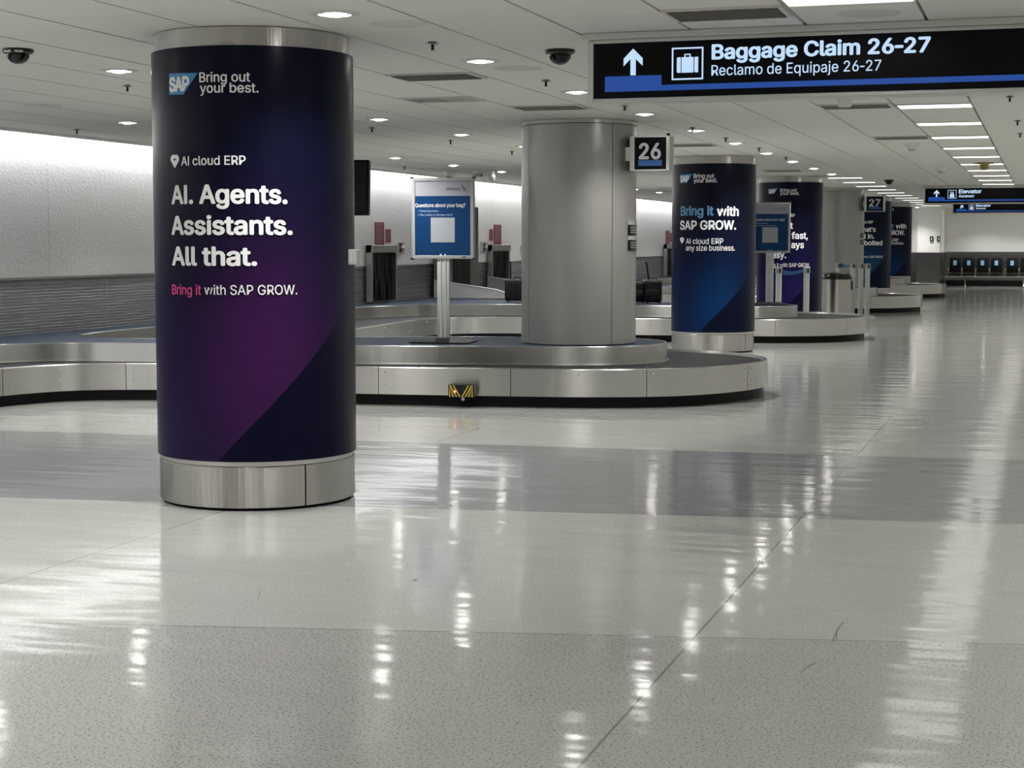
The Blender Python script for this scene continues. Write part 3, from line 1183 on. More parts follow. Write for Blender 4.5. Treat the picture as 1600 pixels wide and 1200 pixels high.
def placard(col, root_xy, name, label, f0, f1, z0, z1):
    """thin printed plate bent round the column"""
    r = thing(name, label, 'notice', (root_xy[0], root_xy[1], z0))
    h = z1 - z0

    def sheet(nm, a, b, za, zb, mat, lift):
        m_ = MB()
        m_.lathe([(col.r + lift - 0.002, za), (col.r + lift, za), (col.r + lift, zb), (col.r + lift - 0.002, zb)], 10,
                 a0=a + col.face, a1=b + col.face)
        return m_.build(nm, mat, r)
    sheet('plate', f0, f1, 0, h, M['sign_black'], 0.004)
    for q0, q1 in ((0.36, 0.50), (0.86, 1.0)):
        sheet('white_header', f0, f1, h * q0, h * q1, M['poster_white'], 0.006)
    for q in (0.10, 0.18, 0.26, 0.60, 0.68, 0.76):
        sheet('print_line', f0 + (f1 - f0) * 0.15, f1, h * q, h * (q + 0.03), M['grey_plastic'], 0.006)


fa, za = k2.hit(980.5, 392)
fb, zb = k2.hit(994.0, 345)
placard(k2, (CXC, 15.48), 'notice_plate', 'black and white notice plate on the right flank of the nearer grey column', fa, fa + 0.62, za, zb)
fa, za = k5.hit(1344, 382)
_, zb = k5.hit(1344, 361)
placard(k5, (CXC, 36.4), 'notice_plate', 'black and white notice plate on the right flank of the far grey column', fa, fa + 0.6, za, zb)


def number_sign(x, y, z0, z1, w, digits, label):
    r = thing('number_sign', label, 'sign', (x, y, z0))
    h = z1 - z0
    m_ = MB()
    m_.box(0, w, 0.012, 0.20, 0, h, 0.004)
    m_.build('case', M['alu_white'], r)
    m_ = MB()
    m_.box(0, 0.045, 0, 0.02, 0, h, 0.003)
    m_.box(w - 0.03, w, 0, 0.02, 0, h, 0.003)
    m_.box(0.045, w - 0.03, 0, 0.02, 0, 0.012)
    m_.box(0.045, w - 0.03, 0, 0.02, h - 0.012, h)
    m_.build('frame', M['alu'], r)
    m_ = MB()
    m_.box(0.045, w - 0.03, 0.004, 0.012, 0.012, h - 0.012)
    f_ = m_.build('face', M['sign_black'], r)
    fw = w - 0.075
    text_flat('number_lettering', digits, 0.045 + fw * 0.14, 0.045 + fw * 0.84, h * 0.35, h * 0.43, 0.002, M['sign_grey'], f_, 0.03)
    flat_mesh('blue_bar', [(0.045 + fw * q, 0.002, h * v) for q, v in ((0.12, 0.14), (0.87, 0.14), (0.87, 0.31), (0.12, 0.31))], [(0, 1, 2, 3)], M['sign_bluebar'], f_)
    m_ = MB()
    m_.sphere((w - 0.02, 0.05, h + 0.012), 0.016)
    m_.build('top_knob', M['black'], r)
    m_ = MB()
    m_.box(-0.10, 0.01, 0.07, 0.14, h * 0.3, h * 0.7)
    m_.build('bracket', M['alu'], r)


number_sign(-3.715, 15.2, 2.12, 2.44, 0.375, '26', 'small square black sign reading 26 on the grey column')
number_sign(-3.71, 36.2, 2.12, 2.45, 0.42, '27', 'small square black sign reading 27 on the far grey column')

# ------------------------------------------------------------------ baggage carousels


def smooth_path(pts, step=0.08):
    """Catmull-Rom through pts, resampled; returns (x, y, u, nx, ny), n = right-hand side of travel"""
    P = [Vector(p) for p in pts]
    P = [P[0] * 2 - P[1]] + P + [P[-1] * 2 - P[-2]]
    fine = []
    for i in range(1, len(P) - 2):
        p0, p1, p2, p3 = P[i - 1:i + 3]
        t0, t1 = 0.0, max(1e-6, (p1 - p0).length ** 0.5)
        t2 = t1 + (p2 - p1).length ** 0.5
        t3 = t2 + (p3 - p2).length ** 0.5
        n = max(2, int((p2 - p1).length / 0.03))
        for k in range(n):
            t = t1 + (t2 - t1) * k / n
            a1 = p0 * ((t1 - t) / (t1 - t0)) + p1 * ((t - t0) / (t1 - t0))
            a2 = p1 * ((t2 - t) / (t2 - t1)) + p2 * ((t - t1) / (t2 - t1))
            a3 = p2 * ((t3 - t) / (t3 - t2)) + p3 * ((t - t2) / (t3 - t2))
            b1 = a1 * ((t2 - t) / (t2 - t0)) + a2 * ((t - t0) / (t2 - t0))
            b2 = a2 * ((t3 - t) / (t3 - t1)) + a3 * ((t - t1) / (t3 - t1))
            fine.append(b1 * ((t2 - t) / (t2 - t1)) + b2 * ((t - t1) / (t2 - t1)))
    fine.append(P[-2])
    out, acc, last = [fine[0]], 0.0, fine[0]
    for p in fine[1:]:
        acc += (p - last).length
        last = p
        if acc >= step:
            out.append(p)
            acc = 0.0
    if (out[-1] - fine[-1]).length > 1e-3:
        out.append(fine[-1])
    res, u = [], 0.0
    for i, p in enumerate(out):
        d = (out[min(i + 1, len(out) - 1)] - out[max(i - 1, 0)]).normalized()
        if i:
            u += (p - out[i - 1]).length
        res.append((p.x, p.y, u, d.y, -d.x))
    return res


def slice_path(path, u0, u1):
    def lerp(u):
        for a, b in zip(path, path[1:]):
            if a[2] <= u <= b[2]:
                f = (u - a[2]) / max(1e-9, b[2] - a[2])
                return tuple(a[i] + (b[i] - a[i]) * f for i in range(5))
        return path[-1]
    return [lerp(u0)] + [p for p in path if u0 + 1e-4 < p[2] < u1 - 1e-4] + [lerp(u1)]


OUT = [(-8.82, 9.0), (-8.82, 11.5), (-8.78, 12.6), (-8.5, 13.25), (-7.85, 13.57), (-5.9, 13.78), (-4.4, 13.97), (-3.75, 14.1), (-3.1, 14.42), (-2.68, 14.98),
       (-2.5, 15.62), (-2.62, 16.25), (-3.05, 16.8), (-3.75, 17.1), (-6.0, 17.05), (-7.6, 17.05), (-8.25, 17.3), (-8.47, 17.9), (-8.5, 20.0),
       (-8.62, 22.6), (-8.45, 23.3), (-7.9, 23.7), (-6.0, 23.9), (-4.2, 24.1), (-3.55, 24.25), (-2.98, 24.6), (-2.65, 25.15), (-2.56, 25.7), (-2.7, 26.3), (-3.1, 26.8),
       (-3.8, 27.1), (-6.0, 27.15), (-7.8, 27.2), (-8.4, 27.5), (-8.6, 28.2), (-8.6, 30.8), (-8.9, 31.7), (-9.5, 32.1), (-10.16, 32.15)]
ISL = [(-9.55, 9.0), (-9.55, 12.6), (-9.4, 13.35), (-8.9, 13.85), (-8.1, 14.02), (-6.15, 14.32), (-4.7, 14.62), (-4.1, 14.77), (-3.75, 14.93), (-3.52, 15.2),
       (-3.44, 15.55), (-3.52, 15.9), (-3.78, 16.2), (-4.2, 16.32), (-6.5, 15.75), (-8.2, 14.85), (-9.0, 14.82), (-9.5, 15.05), (-9.66, 15.55), (-9.68, 17.2), (-9.75, 22.4),
       (-9.55, 23.6), (-9.0, 24.3), (-7.9, 24.75), (-4.5, 24.98), (-4.0, 25.1), (-3.7, 25.4), (-3.62, 25.7), (-3.7, 26.0), (-4.0, 26.3),
       (-4.5, 26.42), (-8.2, 26.45), (-9.1, 26.9), (-9.5, 27.7), (-9.55, 29.0), (-9.6, 30.6), (-10.16, 31.0)]


def carousel(dy, label, out_pts, isl_pts):
    r = thing('baggage_carousel', label, 'baggage carousel', (-8, 20 + dy, 0))
    ox, oy = -8, 20
    op = [(x - ox, y - oy) for x, y in out_pts]
    ip = [(x - ox, y - oy) for x, y in isl_pts]
    path = smooth_path(op)
    ipath = smooth_path(ip)
    wall_x = WX + 0.035 - ox

    def closed(pth, off):
        pts = [(x + nx * off, y + ny * off) for x, y, u, nx, ny in pth]
        return [(wall_x, pts[0][1])] + pts + ([(wall_x, pts[-1][1])] if abs(pts[-1][0] - wall_x) > 0.02 else [])
    m_ = MB()
    m_.sweep(path, [(-0.055, 0.0), (-0.045, 0.0), (-0.045, 0.115), (-0.055, 0.115)])
    m_.build('kick_base', M['kick'], r)
    # belt deck and its crescent joints
    m_ = MB()
    m_.prism(closed(path, -0.045), 0.10, 0.322)
    u = 0.2
    while u < path[-1][2] - 0.2:
        p = slice_path(path, u, u + 0.02)[0]
        tx, ty = -p[4], p[3]
        a, b = [], []
        for i in range(9):
            f = i / 8
            d_in = -0.05 - 0.62 * f
            s_ = 0.22 * math.sin(f * PI * 0.5)
            for lst, e in ((a, 0.0), (b, 0.012)):
                lst.append((p[0] + p[3] * d_in + tx * (s_ + e), p[1] + p[4] * d_in + ty * (s_ + e), 0.3235))
        m_.grid([a, b], mi=1)
        u += 0.36
    m_.build('belt', [M['belt'], M['belt_line']], r, sharp=30)
    # outer fascia, plate by plate with its bolt heads
    total = path[-1][2]
    n = int(total / 1.2)
    for i in range(n):
        u0, u1 = total * i / n + 0.003, total * (i + 1) / n - 0.003
        sl = slice_path(path, u0, u1)
        m_ = MB()
        m_.sweep(sl, [(0.0, 0.10), (0.0, 0.338), (-0.006, 0.345), (-0.040, 0.345), (-0.044, 0.338), (-0.044, 0.10)])
        for ub in (u0 + 0.06, (u0 + u1) / 2, u1 - 0.06):
            p = slice_path(path, ub, ub + 0.01)[0]
            for z in (0.19, 0.30):
                m_.sphere((p[0] + p[3] * 0.001, p[1] + p[4] * 0.001, z), 0.008, u=8, v=6)
        m_.build('fascia_plate', M['steel'], r)
    # raised island
    m_ = MB()
    m_.prism(closed(ipath, -0.012), 0.32, 0.496)
    m_.build('island_deck', M['deck'], r, sharp=30)
    m_ = MB()
    m_.sweep(ipath, [(0.022, 0.324), (0.022, 0.334), (0.0, 0.336), (0.0, 0.494), (-0.005, 0.50), (-0.022, 0.50), (-0.022, 0.324)])
    m_.build('island_fascia', M['steel'], r)
    return r


carousel(0, 'long steel baggage carousel nearest the camera, two arms along the left wall', OUT, ISL)
OUT2 = [(-10.16, 33.3), (-9.4, 33.35), (-8.9, 33.6), (-8.4, 34.35)] + [(x, y + 21.0) for x, y in OUT[4:-3]] + [(-8.7, 52.6), (-9.3, 53.1), (-10.16, 53.15)]
ISL2 = [(-10.16, 34.6)] + [(x, y + 21.0) for x, y in ISL[3:]]
carousel(21, 'far steel baggage carousel beyond the violet column, by sign 27', [(x, y - 21) for x, y in OUT2], [(x, y - 21) for x, y in ISL2])

# striped sensor box on the front fascia
p_ = at_y(727, 617, 13.9)
hb = thing('hazard_box', 'small black and yellow striped box on the front of the nearest carousel', 'warning box', (p_.x, 13.82, 0.095), 0.10)
mb = MB()
mb.box(-0.118, 0.118, -0.05, 0.04, 0.0, 0.115, 0.008)
mb.build('case', M['black'], hb)
mb = MB()
for s in (-1, 1):
    for i in range(5):
        x0_ = s * (0.004 + 0.030 * i - 0.03)
        pts = [(x0_, -0.0512, 0.006), (x0_ + s * 0.012, -0.0512, 0.006), (x0_ + s * 0.072, -0.0512, 0.108), (x0_ + s * 0.060, -0.0512, 0.108)]
        cl = []
        for (a_, b_, c_) in pts:
            cl.append((max(-0.108, min(0.108, a_)), b_, c_))
        if s * x0_ > -0.001:
            mb.face(cl)
mb.build('stripes', M['yellow'], hb)
mb = MB()
mb.sphere((-0.055, -0.056, 0.052), 0.011, u=12, v=8)
mb.build('indicator_lamp', M['red_lamp'], hb)
mb = MB()
mb.tube([(0.015, -0.035, 0.0), (0.015, -0.035, -0.028)], 0.014, 10)
mb.build('knob', M['grey_plastic'], hb)

# ------------------------------------------------------------------ big overhead signs


def arrow_poly(cx, cz, s, ang=0.0):
    pts = [(-0.11, -0.5), (0.11, -0.5), (0.11, 0.14), (0.39, -0.14), (0.39, 0.16), (0.0, 0.55), (-0.39, 0.16), (-0.39, -0.14), (-0.11, 0.14)]
    ca, sa = math.cos(ang), math.sin(ang)
    return [(cx + s * (x * ca - z * sa), cz + s * (x * sa + z * ca)) for x, z in pts]


def panel(name, pts, mat, parent, y=0.0):
    tri = geometry.tessellate_polygon([[Vector((x, z, 0)) for x, z in pts]])
    return flat_mesh(name, [(x, y, z) for x, z in pts], [tuple(t) for t in tri], mat, parent)


def rect(x0, x1, z0, z1):
    return [(x0, z0), (x1, z0), (x1, z1), (x0, z1)]


def frame_icon(x0, z0, s, w, parent, y):
    vs = [(x0, y, z0), (x0 + s, y, z0), (x0 + s, y, z0 + s), (x0, y, z0 + s), (x0 + w, y, z0 + w), (x0 + s - w, y, z0 + w), (x0 + s - w, y, z0 + s - w), (x0 + w, y, z0 + s - w)]
    return flat_mesh('icon_frame', vs, [(0, 1, 5, 4), (1, 2, 6, 5), (2, 3, 7, 6), (3, 0, 4, 7)], M['sign_white'], parent)


def overhead_sign(x0, x1, y, z0, label, big, small, icon, arrow=0.0, h=None):
    r = thing('overhead_sign', label, 'sign', (x0, y, z0))
    w = x1 - x0
    gap = 0.0 if h is None else HC - z0 - h
    h = h or HC - z0
    sc = 1.0 if icon == 'case' else h / 0.365
    if gap > 0:
        for q in (0.15, 0.85):
            m_ = MB()
            m_.tube([(w * q, 0.12, h - 0.01), (w * q, 0.12, h + gap - 0.002)], 0.02, 10)
            m_.build('hanger', M['alu'], r)
    m_ = MB()
    m_.box(0, w, 0.02, 0.22, 0.0, h - 0.001, 0.004)
    m_.build('case', M['alu'], r)
    m_ = MB()
    m_.box(0.0, 0.032, -0.004, 0.02, 0, h - 0.04, 0.003)
    m_.box(0.032, w, -0.004, 0.02, 0, 0.02, 0.003)
    m_.box(0.032, w, -0.004, 0.02, h - 0.055, h - 0.035, 0.003)
    m_.box(-0.02, w, -0.04, 0.22, h - 0.035, h - 0.001, 0.003)
    m_.build('frame', M['alu'], r)
    m_ = MB()
    m_.box(0.032, w, 0.006, 0.02, 0.02, h - 0.055)
    f = m_.build('face', M['sign_black'], r)
    fz0, fh = 0.02, h - 0.075
    yy_ = 0.0035
    ax0 = 0.032 + 0.065
    panel('blue_stripe', [(ax0, fz0 + fh * 0.12), (w, fz0 + fh * 0.12), (w, fz0 + fh * 0.22), (ax0 + 0.318 * sc, fz0 + fh * 0.22), (ax0 + 0.318 * sc, fz0 + fh * 0.40), (ax0, fz0 + fh * 0.40)], M['sign_blue'], f, yy_)
    panel('arrow', arrow_poly(ax0 + 0.159 * sc, fz0 + fh * 0.64, fh * 0.46, arrow), M['sign_white'], f, yy_)
    ix, iz, s = ax0 + 0.375 * sc, fz0 + fh * 0.30, fh * 0.58
    frame_icon(ix, iz, s, s * 0.05, f, yy_)
    if icon == 'case':
        panel('suitcase_icon', rect(ix + s * 0.31, ix + s * 0.69, iz + s * 0.22, iz + s * 0.70), M['sign_white'], f, yy_)
        for a, b in ((0.16, 0.285), (0.715, 0.84)):
            panel('suitcase_icon', [(ix + s * a, iz + s * 0.25), (ix + s * (a + 0.03), iz + s * 0.22), (ix + s * (b - 0.0), iz + s * 0.22), (ix + s * b, iz + s * 0.70),
                                    (ix + s * (a + 0.03), iz + s * 0.70), (ix + s * a, iz + s * 0.67)], M['sign_white'], f, yy_)
        panel('suitcase_icon', [(ix + s * 0.40, iz + s * 0.70), (ix + s * 0.40, iz + s * 0.80), (ix + s * 0.60, iz + s * 0.80), (ix + s * 0.60, iz + s * 0.70),
                                (ix + s * 0.56, iz + s * 0.70), (ix + s * 0.56, iz + s * 0.765), (ix + s * 0.44, iz + s * 0.765), (ix + s * 0.44, iz + s * 0.70)], M['sign_white'], f, yy_)
    else:
        panel('lift_icon', rect(ix + s * 0.24, ix + s * 0.76, iz + s * 0.12, iz + s * 0.50), M['sign_white'], f, yy_)
        panel('lift_icon', rect(ix + s * 0.32, ix + s * 0.68, iz + s * 0.54, iz + s * 0.66), M['sign_white'], f, yy_)
        for q in (0.36, 0.60):
            panel('lift_icon', [(ix + s * (q + 0.07 * math.cos(a)), iz + s * (0.76 + 0.07 * math.sin(a))) for a in [i * PI / 5 for i in range(10)]], M['sign_white'], f, yy_)
    tx = ix + s + 0.045 * sc
    kx = 1.0 if icon == 'case' else sc
    text_flat('main_lettering', big, tx, tx + kx * (1.15 if icon == 'case' else 0.44), fz0 + fh * 0.655, fh * 0.25, yy_, M['sign_white'], f, 0.030)
    text_flat('second_lettering', small, tx, tx + kx * (0.90 if icon == 'case' else 0.30), fz0 + fh * (0.36 if icon == 'case' else 0.375), fh * 0.185, yy_, M['sign_white'], f, 0.004 if icon == 'case' else 0.02)
    return r


overhead_sign(-2.44, 1.2, 9.0, 2.225, 'big black overhead sign reading Baggage Claim 26-27', 'Baggage Claim 26\u201027', 'Reclamo de Equipaje 26\u201027', 'case')
overhead_sign(-2.38, 1.0, 34.6, 2.235, 'far black overhead sign reading Elevator, the upper and nearer of two', 'Elevator', 'Ascensor', 'lift')
overhead_sign(-2.28, 1.0, 43.45, 2.195, 'far black overhead sign reading Elevator with diagonal arrow, the lower of two', 'Elevator', 'Ascensor', 'lift', -PI / 4, 0.30)

# ------------------------------------------------------------------ bag help boards


def help_board(x, y, z, rot, label):
    r = thing('info_stand', label, 'sign stand', (x, y, z), rot)
    m_ = MB()
    m_.prism([(-0.29, -0.22), (0.29, -0.22), (0.29, 0.22), (-0.29, 0.22)], 0.0, 0.008)
    rows = [[(-0.29, -0.22, 0.008), (0.29, -0.22, 0.008), (0.29, 0.22, 0.008), (-0.29, 0.22, 0.008)],
            [(-0.15, -0.10, 0.04), (0.15, -0.10, 0.04), (0.15, 0.10, 0.04), (-0.15, 0.10, 0.04)]]
    V = m_.grid(rows, close_v=True)
    m_.cap(V[1])
    m_.build('base_plate', M['kick'], r)
    m_ = MB()
    m_.box(-0.060, 0.060, -0.025, 0.025, 0.038, 0.86, 0.008, seg=2)
    for s in (-0.022, 0.022):
        m_.box(s - 0.010, s + 0.010, -0.031, -0.024, 0.04, 0.85, 0.003)
    m_.build('post', M['post_silver'], r)
    b0, b1, w = 0.80, 1.572, 0.305
    m_ = MB()
    m_.box(-w, w, -0.028, 0.028, b0, b1, 0.004)
    bd = m_.build('board', M['alu_white'], r)
    m_ = MB()
    fr = 0.032
    m_.box(-w, w, -0.038, -0.028, b0, b0 + fr, 0.003)
    m_.box(-w, w, -0.038, -0.028, b1 - fr, b1, 0.003)
    m_.box(-w, -w + fr, -0.038, -0.028, b0 + fr, b1 - fr, 0.003)
    m_.box(w - fr, w, -0.038, -0.028, b0 + fr, b1 - fr, 0.003)
    m_.build('frame', M['alu_white'], r)
    for sx in (-1, 1):
        for zc in (b0, b1):
            m_ = MB()
            m_.box(sx * w - 0.012, sx * w + 0.012, -0.040, 0.030, zc - 0.010, zc + 0.010, 0.002)
            m_.build('corner_cap', M['black'], r)
    px0, px1, pz0, pz1 = -w + fr, w - fr, b0 + fr, b1 - fr
    yf = -0.0295
    hz = pz0 + (pz1 - pz0) * 0.80
    panel('poster_header', rect(px0, px1, hz, pz1), M['poster_grey'], r, yf)
    ps = panel('poster', rect(px0, px1, pz0, hz), M['poster_blue'], r, yf)
    hd = r
    text_flat('airline_lettering', 'American', 0.03, 0.17, hz + 0.055, 0.030, yf - 0.002, M['poster_dark'], ps)
    panel('airline_emblem', [(0.185, hz + 0.105), (0.195, hz + 0.105), (0.232, hz + 0.04), (0.210, hz + 0.052)], M['poster_dark'], ps, yf - 0.002)
    text_flat('question_lettering', 'Questions about your bag?', px0 + 0.002, px1 - 0.05, hz - 0.105, 0.034, yf - 0.002, M['letter'], ps, 0.006)
    text_flat('list_lettering', '\u2022 Check bag status', px0 + 0.03, px0 + 0.23, hz - 0.150, 0.017, yf - 0.002, M['poster_text'], ps)
    text_flat('list_lettering', '\u2022 File a delay or damage report', px0 + 0.03, px0 + 0.37, hz - 0.187, 0.017, yf - 0.002, M['poster_text'], ps)
    panel('white_square', rect(-0.118, 0.118, pz0 + 0.125, pz0 + 0.361), M['poster_white'], ps, yf - 0.002)
    panel('dark_tag', rect(0.19, 0.232, b0 + 0.012, b0 + 0.022), M['black'], r, -0.0385)
    return r


help_board(-5.505, 15.05, 0.501, 0.10, 'white framed blue help board reading Questions about your bag on the nearest carousel')
help_board(-4.06, 25.75, 0.501, 0.10, 'farther white framed blue help board, half hidden by the navy column')

# hanging screen right of the first column
pm = at_y(553, 285, 15.4)
tv = thing('hanging_screen', 'black flat screen hanging from the ceiling behind the nearest navy column', 'screen', (pm.x - 0.25, 15.4, 2.0), 0.12)
mb = MB()
rt = Matrix.Rotation(-0.10, 3, 'X')
mb.box(-0.40, 0.40, -0.04, 0.04, -0.275, 0.275, 0.008, rot=rt)
mb.build('casing', M['screen'], tv)
mb = MB()
mb.box(-0.38, 0.38, -0.0445, -0.0405, -0.255, 0.255, rot=rt)
mb.build('display', M['dome'], tv)
mb = MB()
mb.tube([(0, 0.05, 0.2), (0, 0.05, 0.599)], 0.025, 12)
mb.box(-0.08, 0.08, -0.03, 0.13, 0.585, 0.6)
mb.box(-0.1, 0.1, 0.03, 0.06, -0.1, 0.25)
mb.build('ceiling_mount', M['black'], tv)

# ------------------------------------------------------------------ left wall: conveyor mouths, notices, boxes


def conveyor_mouth(y0, y1, z0, label, strips=9):
    r = thing('conveyor_opening', label, 'conveyor opening', (WX + 0.03, (y0 + y1) / 2, 0.0))
    w = (y1 - y0) / 2
    m_ = MB()
    m_.box(0, 0.10, -w - 0.05, -w, z0, 1.42, 0.004)
    m_.box(0, 0.10, w, w + 0.05, z0, 1.42, 0.004)
    m_.box(0, 0.12, -w - 0.05, w + 0.05, 1.30, 1.42, 0.004)
    m_.build('surround', M['steel_dark'], r)
    m_ = MB()
    m_.box(0.0, 0.006, -w, w, z0, 1.30)
    m_.build('backing', M['seam'], r)
    sw = 2 * w / strips
    for i in range(strips):
        m_ = MB()
        c = -w + sw * (i + 0.5)
        n_ = 8
        rows = []
        ph = random.uniform(0, 6)
        for q in range(n_ + 1):
            z = 1.30 - (1.30 - z0 - 0.01) * q / n_
            b = 0.03 + 0.018 * math.sin(q * 0.7 + ph) * q / n_
            rows.append([(b, c - sw * 0.48, z), (b + 0.012 * math.sin(ph), c, z), (b, c + sw * 0.48, z), (b - 0.006, c + sw * 0.48, z), (b - 0.006, c - sw * 0.48, z)])
        m_.grid(rows, close_v=True)
        m_.build('curtain_strip', M['rubber'], r)
    return r


conveyor_mouth(24.3, 25.28, 0.53, 'steel conveyor opening with black strip curtain right of the nearest navy column')
conveyor_mouth(30.28, 31.28, 0.60, 'steel conveyor opening with black strip curtain left of the nearer grey column')
conveyor_mouth(45.7, 46.7, 0.53, 'far conveyor opening with black strip curtain behind the two black bags')


def wall_notice(pa, pb, label, lines):
    a, b = at_x(pa[0], pa[1], WX), at_x(pb[0], pb[1], WX)
    r = thing('wall_notice', label, 'notice', (WX + 0.003, a.y, b.z))
    w, h = b.y - a.y, a.z - b.z
    m_ = MB()
    m_.box(0, 0.008, 0, w, 0, h)
    m_.build('plate', M['red_notice'], r)
    m_ = MB()
    for i in range(lines):
        z = h * (0.93 - 0.86 * i / lines)
        m_.box(0.008, 0.0095, w * 0.12, w * random.uniform(0.6, 0.9), z - h * 0.028, z)
    m_.build('print_lines', M['pink_text'], r)


wall_notice((585, 347), (599.5, 384), 'tall red notice above the left conveyor opening', 9)
wall_notice((602, 358), (610, 379), 'short red notice right of the tall one above the left conveyor opening', 5)
wall_notice((764.5, 358), (769.5, 376), 'short red notice left of the tall one by the grey column', 5)
wall_notice((771, 351), (782.5, 382), 'tall red notice above the middle conveyor opening', 9)
wall_notice((1040, 360), (1045.5, 382), 'far tall faded notice above the far conveyor opening', 7)
wall_notice((1046.5, 364), (1049, 378), 'far short faded notice above the far conveyor opening', 4)


def control_box(pa, pb, label, two):
    a, b = at_x(pa[0], pa[1], WX), at_x(pb[0], pb[1], WX)
    r = thing('control_box', label, 'wall box', (WX + 0.003, a.y, b.z))
    w, h = b.y - a.y, a.z - b.z
    m_ = MB()
    m_.box(0, 0.05, 0, w, 0, h, 0.006)
    m_.build('housing', M['alu_white'] if two else M['grey_plastic'], r)
    m_ = MB()
    m_.box(0.05, 0.054, w * 0.1, w * 0.5, h * 0.12, h * 0.45)
    m_.box(0.05, 0.054, w * 0.1, w * 0.5, h * 0.55, h * 0.9)
    m_.build('keypad', M['black'], r)
    if two:
        m_ = MB()
        m_.tube([(0.05, w * 0.75, h * 0.5), (0.075, w * 0.75, h * 0.5)], w * 0.13, 12)
        m_.build('button', M['alu'], r)


control_box((618, 378), (628, 396), 'steel control box on the wall right of the left conveyor opening', True)
control_box((750, 378), (758, 394), 'pale control box on the wall left of the middle conveyor opening', True)
control_box((812.5, 384), (815.5, 396), 'narrow grey box on the wall beside the grey column', False)

# dark portal standing out from the wall beside the feed conveyor
pt = thing('conveyor_portal', 'tall dark steel portal with black mouth behind the nearer bag help board', 'conveyor portal', (WX + 0.03, 28.0, 0.0))
mb = MB()
mb.box(0.0, 0.34, -0.70, 0.72, 0.54, 2.10, 0.006)
mb.build('housing', M['portal'], pt)
mb = MB()
mb.box(0.34, 0.345, -0.66, 0.24, 0.56, 1.62)
mb.build('mouth', M['seam'], pt)
mb = MB()
for i in range(6):
    mb.box(0.350, 0.358, -0.65 + i * 0.148, -0.515 + i * 0.148, 0.58, 1.60, 0.002)
mb.build('curtain_strips', M['rubber'], pt)

# feed conveyor sloping down from the wall to the carousel
fc = thing('feed_conveyor', 'sloping steel sided feed conveyor coming down to the nearest carousel', 'conveyor', (-9.1, 29.6, 0.0))
for yc in (-2.36, 0.57):
    mb = MB()
    P_ = [(-1.04, 0.80), (0.10, 0.64), (0.35, 0.56), (0.35, 0.502), (-1.04, 0.502)]
    rows = [[(x, yc - 0.025, z) for x, z in P_], [(x, yc + 0.025, z) for x, z in P_]]
    V = mb.grid(rows, close_v=True)
    mb.cap(V[0])
    mb.cap(V[1])
    sw_ = mb.build('side_wall', M['alu'], fc)
    mb = MB()
    rows = []
    for x, z in P_[:3]:
        rows.append([(x, yc - 0.04, z), (x, yc + 0.04, z), (x, yc + 0.04, z + 0.02), (x, yc - 0.04, z + 0.02)])
    V = mb.grid(rows, close_v=True)
    mb.cap(V[0])
    mb.cap(V[-1])
    mb.build('side_rail', M['alu_white'], sw_)
mb = MB()
mb.box(-0.66, 0.33, -2.33, 0.54, 0.51, 0.53)
mb.build('conveyor_belt', M['belt'], fc)

# ------------------------------------------------------------------ bags on the carousel


def suitcase(x, y, z, w, d, h, rot, label, handle, ribs=True, cat='suitcase'):
    r = thing('suitcase', label, cat, (x, y, z), rot)
    m_ = MB()
    m_.box(-w / 2, w / 2, -d / 2, d / 2, 0.015, h, 0.035, seg=3)
    m_.build('shell', M['bag'], r)
    if ribs:
        for i in range(4):
            m_ = MB()
            xx = -w * 0.36 + i * w * 0.24
            m_.box(xx - 0.012, xx + 0.012, -d / 2 - 0.006, d / 2 + 0.006, 0.06, h - 0.05, 0.004)
            m_.build('rib', M['black'], r)
    else:
        m_ = MB()
        m_.box(-w * 0.36, w * 0.36, -d / 2 - 0.03, -d / 2 + 0.02, h * 0.12, h * 0.6, 0.02, seg=2)
        m_.build('front_pocket', M['bag'], r)
    m_ = MB()
    m_.tube([(-0.06, 0, h - 0.005), (-0.05, 0, h + 0.03), (0.05, 0, h + 0.03), (0.06, 0, h - 0.005)], 0.010, 8)
    m_.build('top_grip', M['black'], r)
    if handle:
        m_ = MB()
        hx, lean = handle
        for s in (0, 0.0):
            m_.tube([(hx, d * 0.3, h - 0.01), (hx + lean, d * 0.3, h + 0.27)], 0.013, 8)
        m_.box(hx + lean - 0.016, hx + lean + 0.016, d * 0.3 - 0.07, d * 0.3 + 0.07, h + 0.265, h + 0.295, 0.008)
        m_.build('pull_handle', M['black'], r)
    for sx in (-1, 1):
        for sy in (-1, 1):
            m_ = MB()
            m_.box(sx * w * 0.38 - 0.018, sx * w * 0.38 + 0.018, sy * d * 0.3 - 0.02, sy * d * 0.3 + 0.02, 0.0, 0.03, 0.008)
            m_.build('wheel', M['black'], r)
    return r


suitcase(-8.20, 25.9, 0.501, 0.38, 0.26, 0.36, 0.15, 'black ribbed suitcase with raised handle left of the grey column', (-0.12, -0.005))
suitcase(-6.20, 26.0, 0.501, 0.22, 0.24, 0.33, 0.2, 'small black bag partly hidden behind the right side of the grey column', None, False, 'bag')
suitcase(-5.93, 25.9, 0.501, 0.26, 0.22, 0.36, 0.1, 'black quilted bag with tall handle right of the grey column', (-0.08, -0.04), False, 'bag')

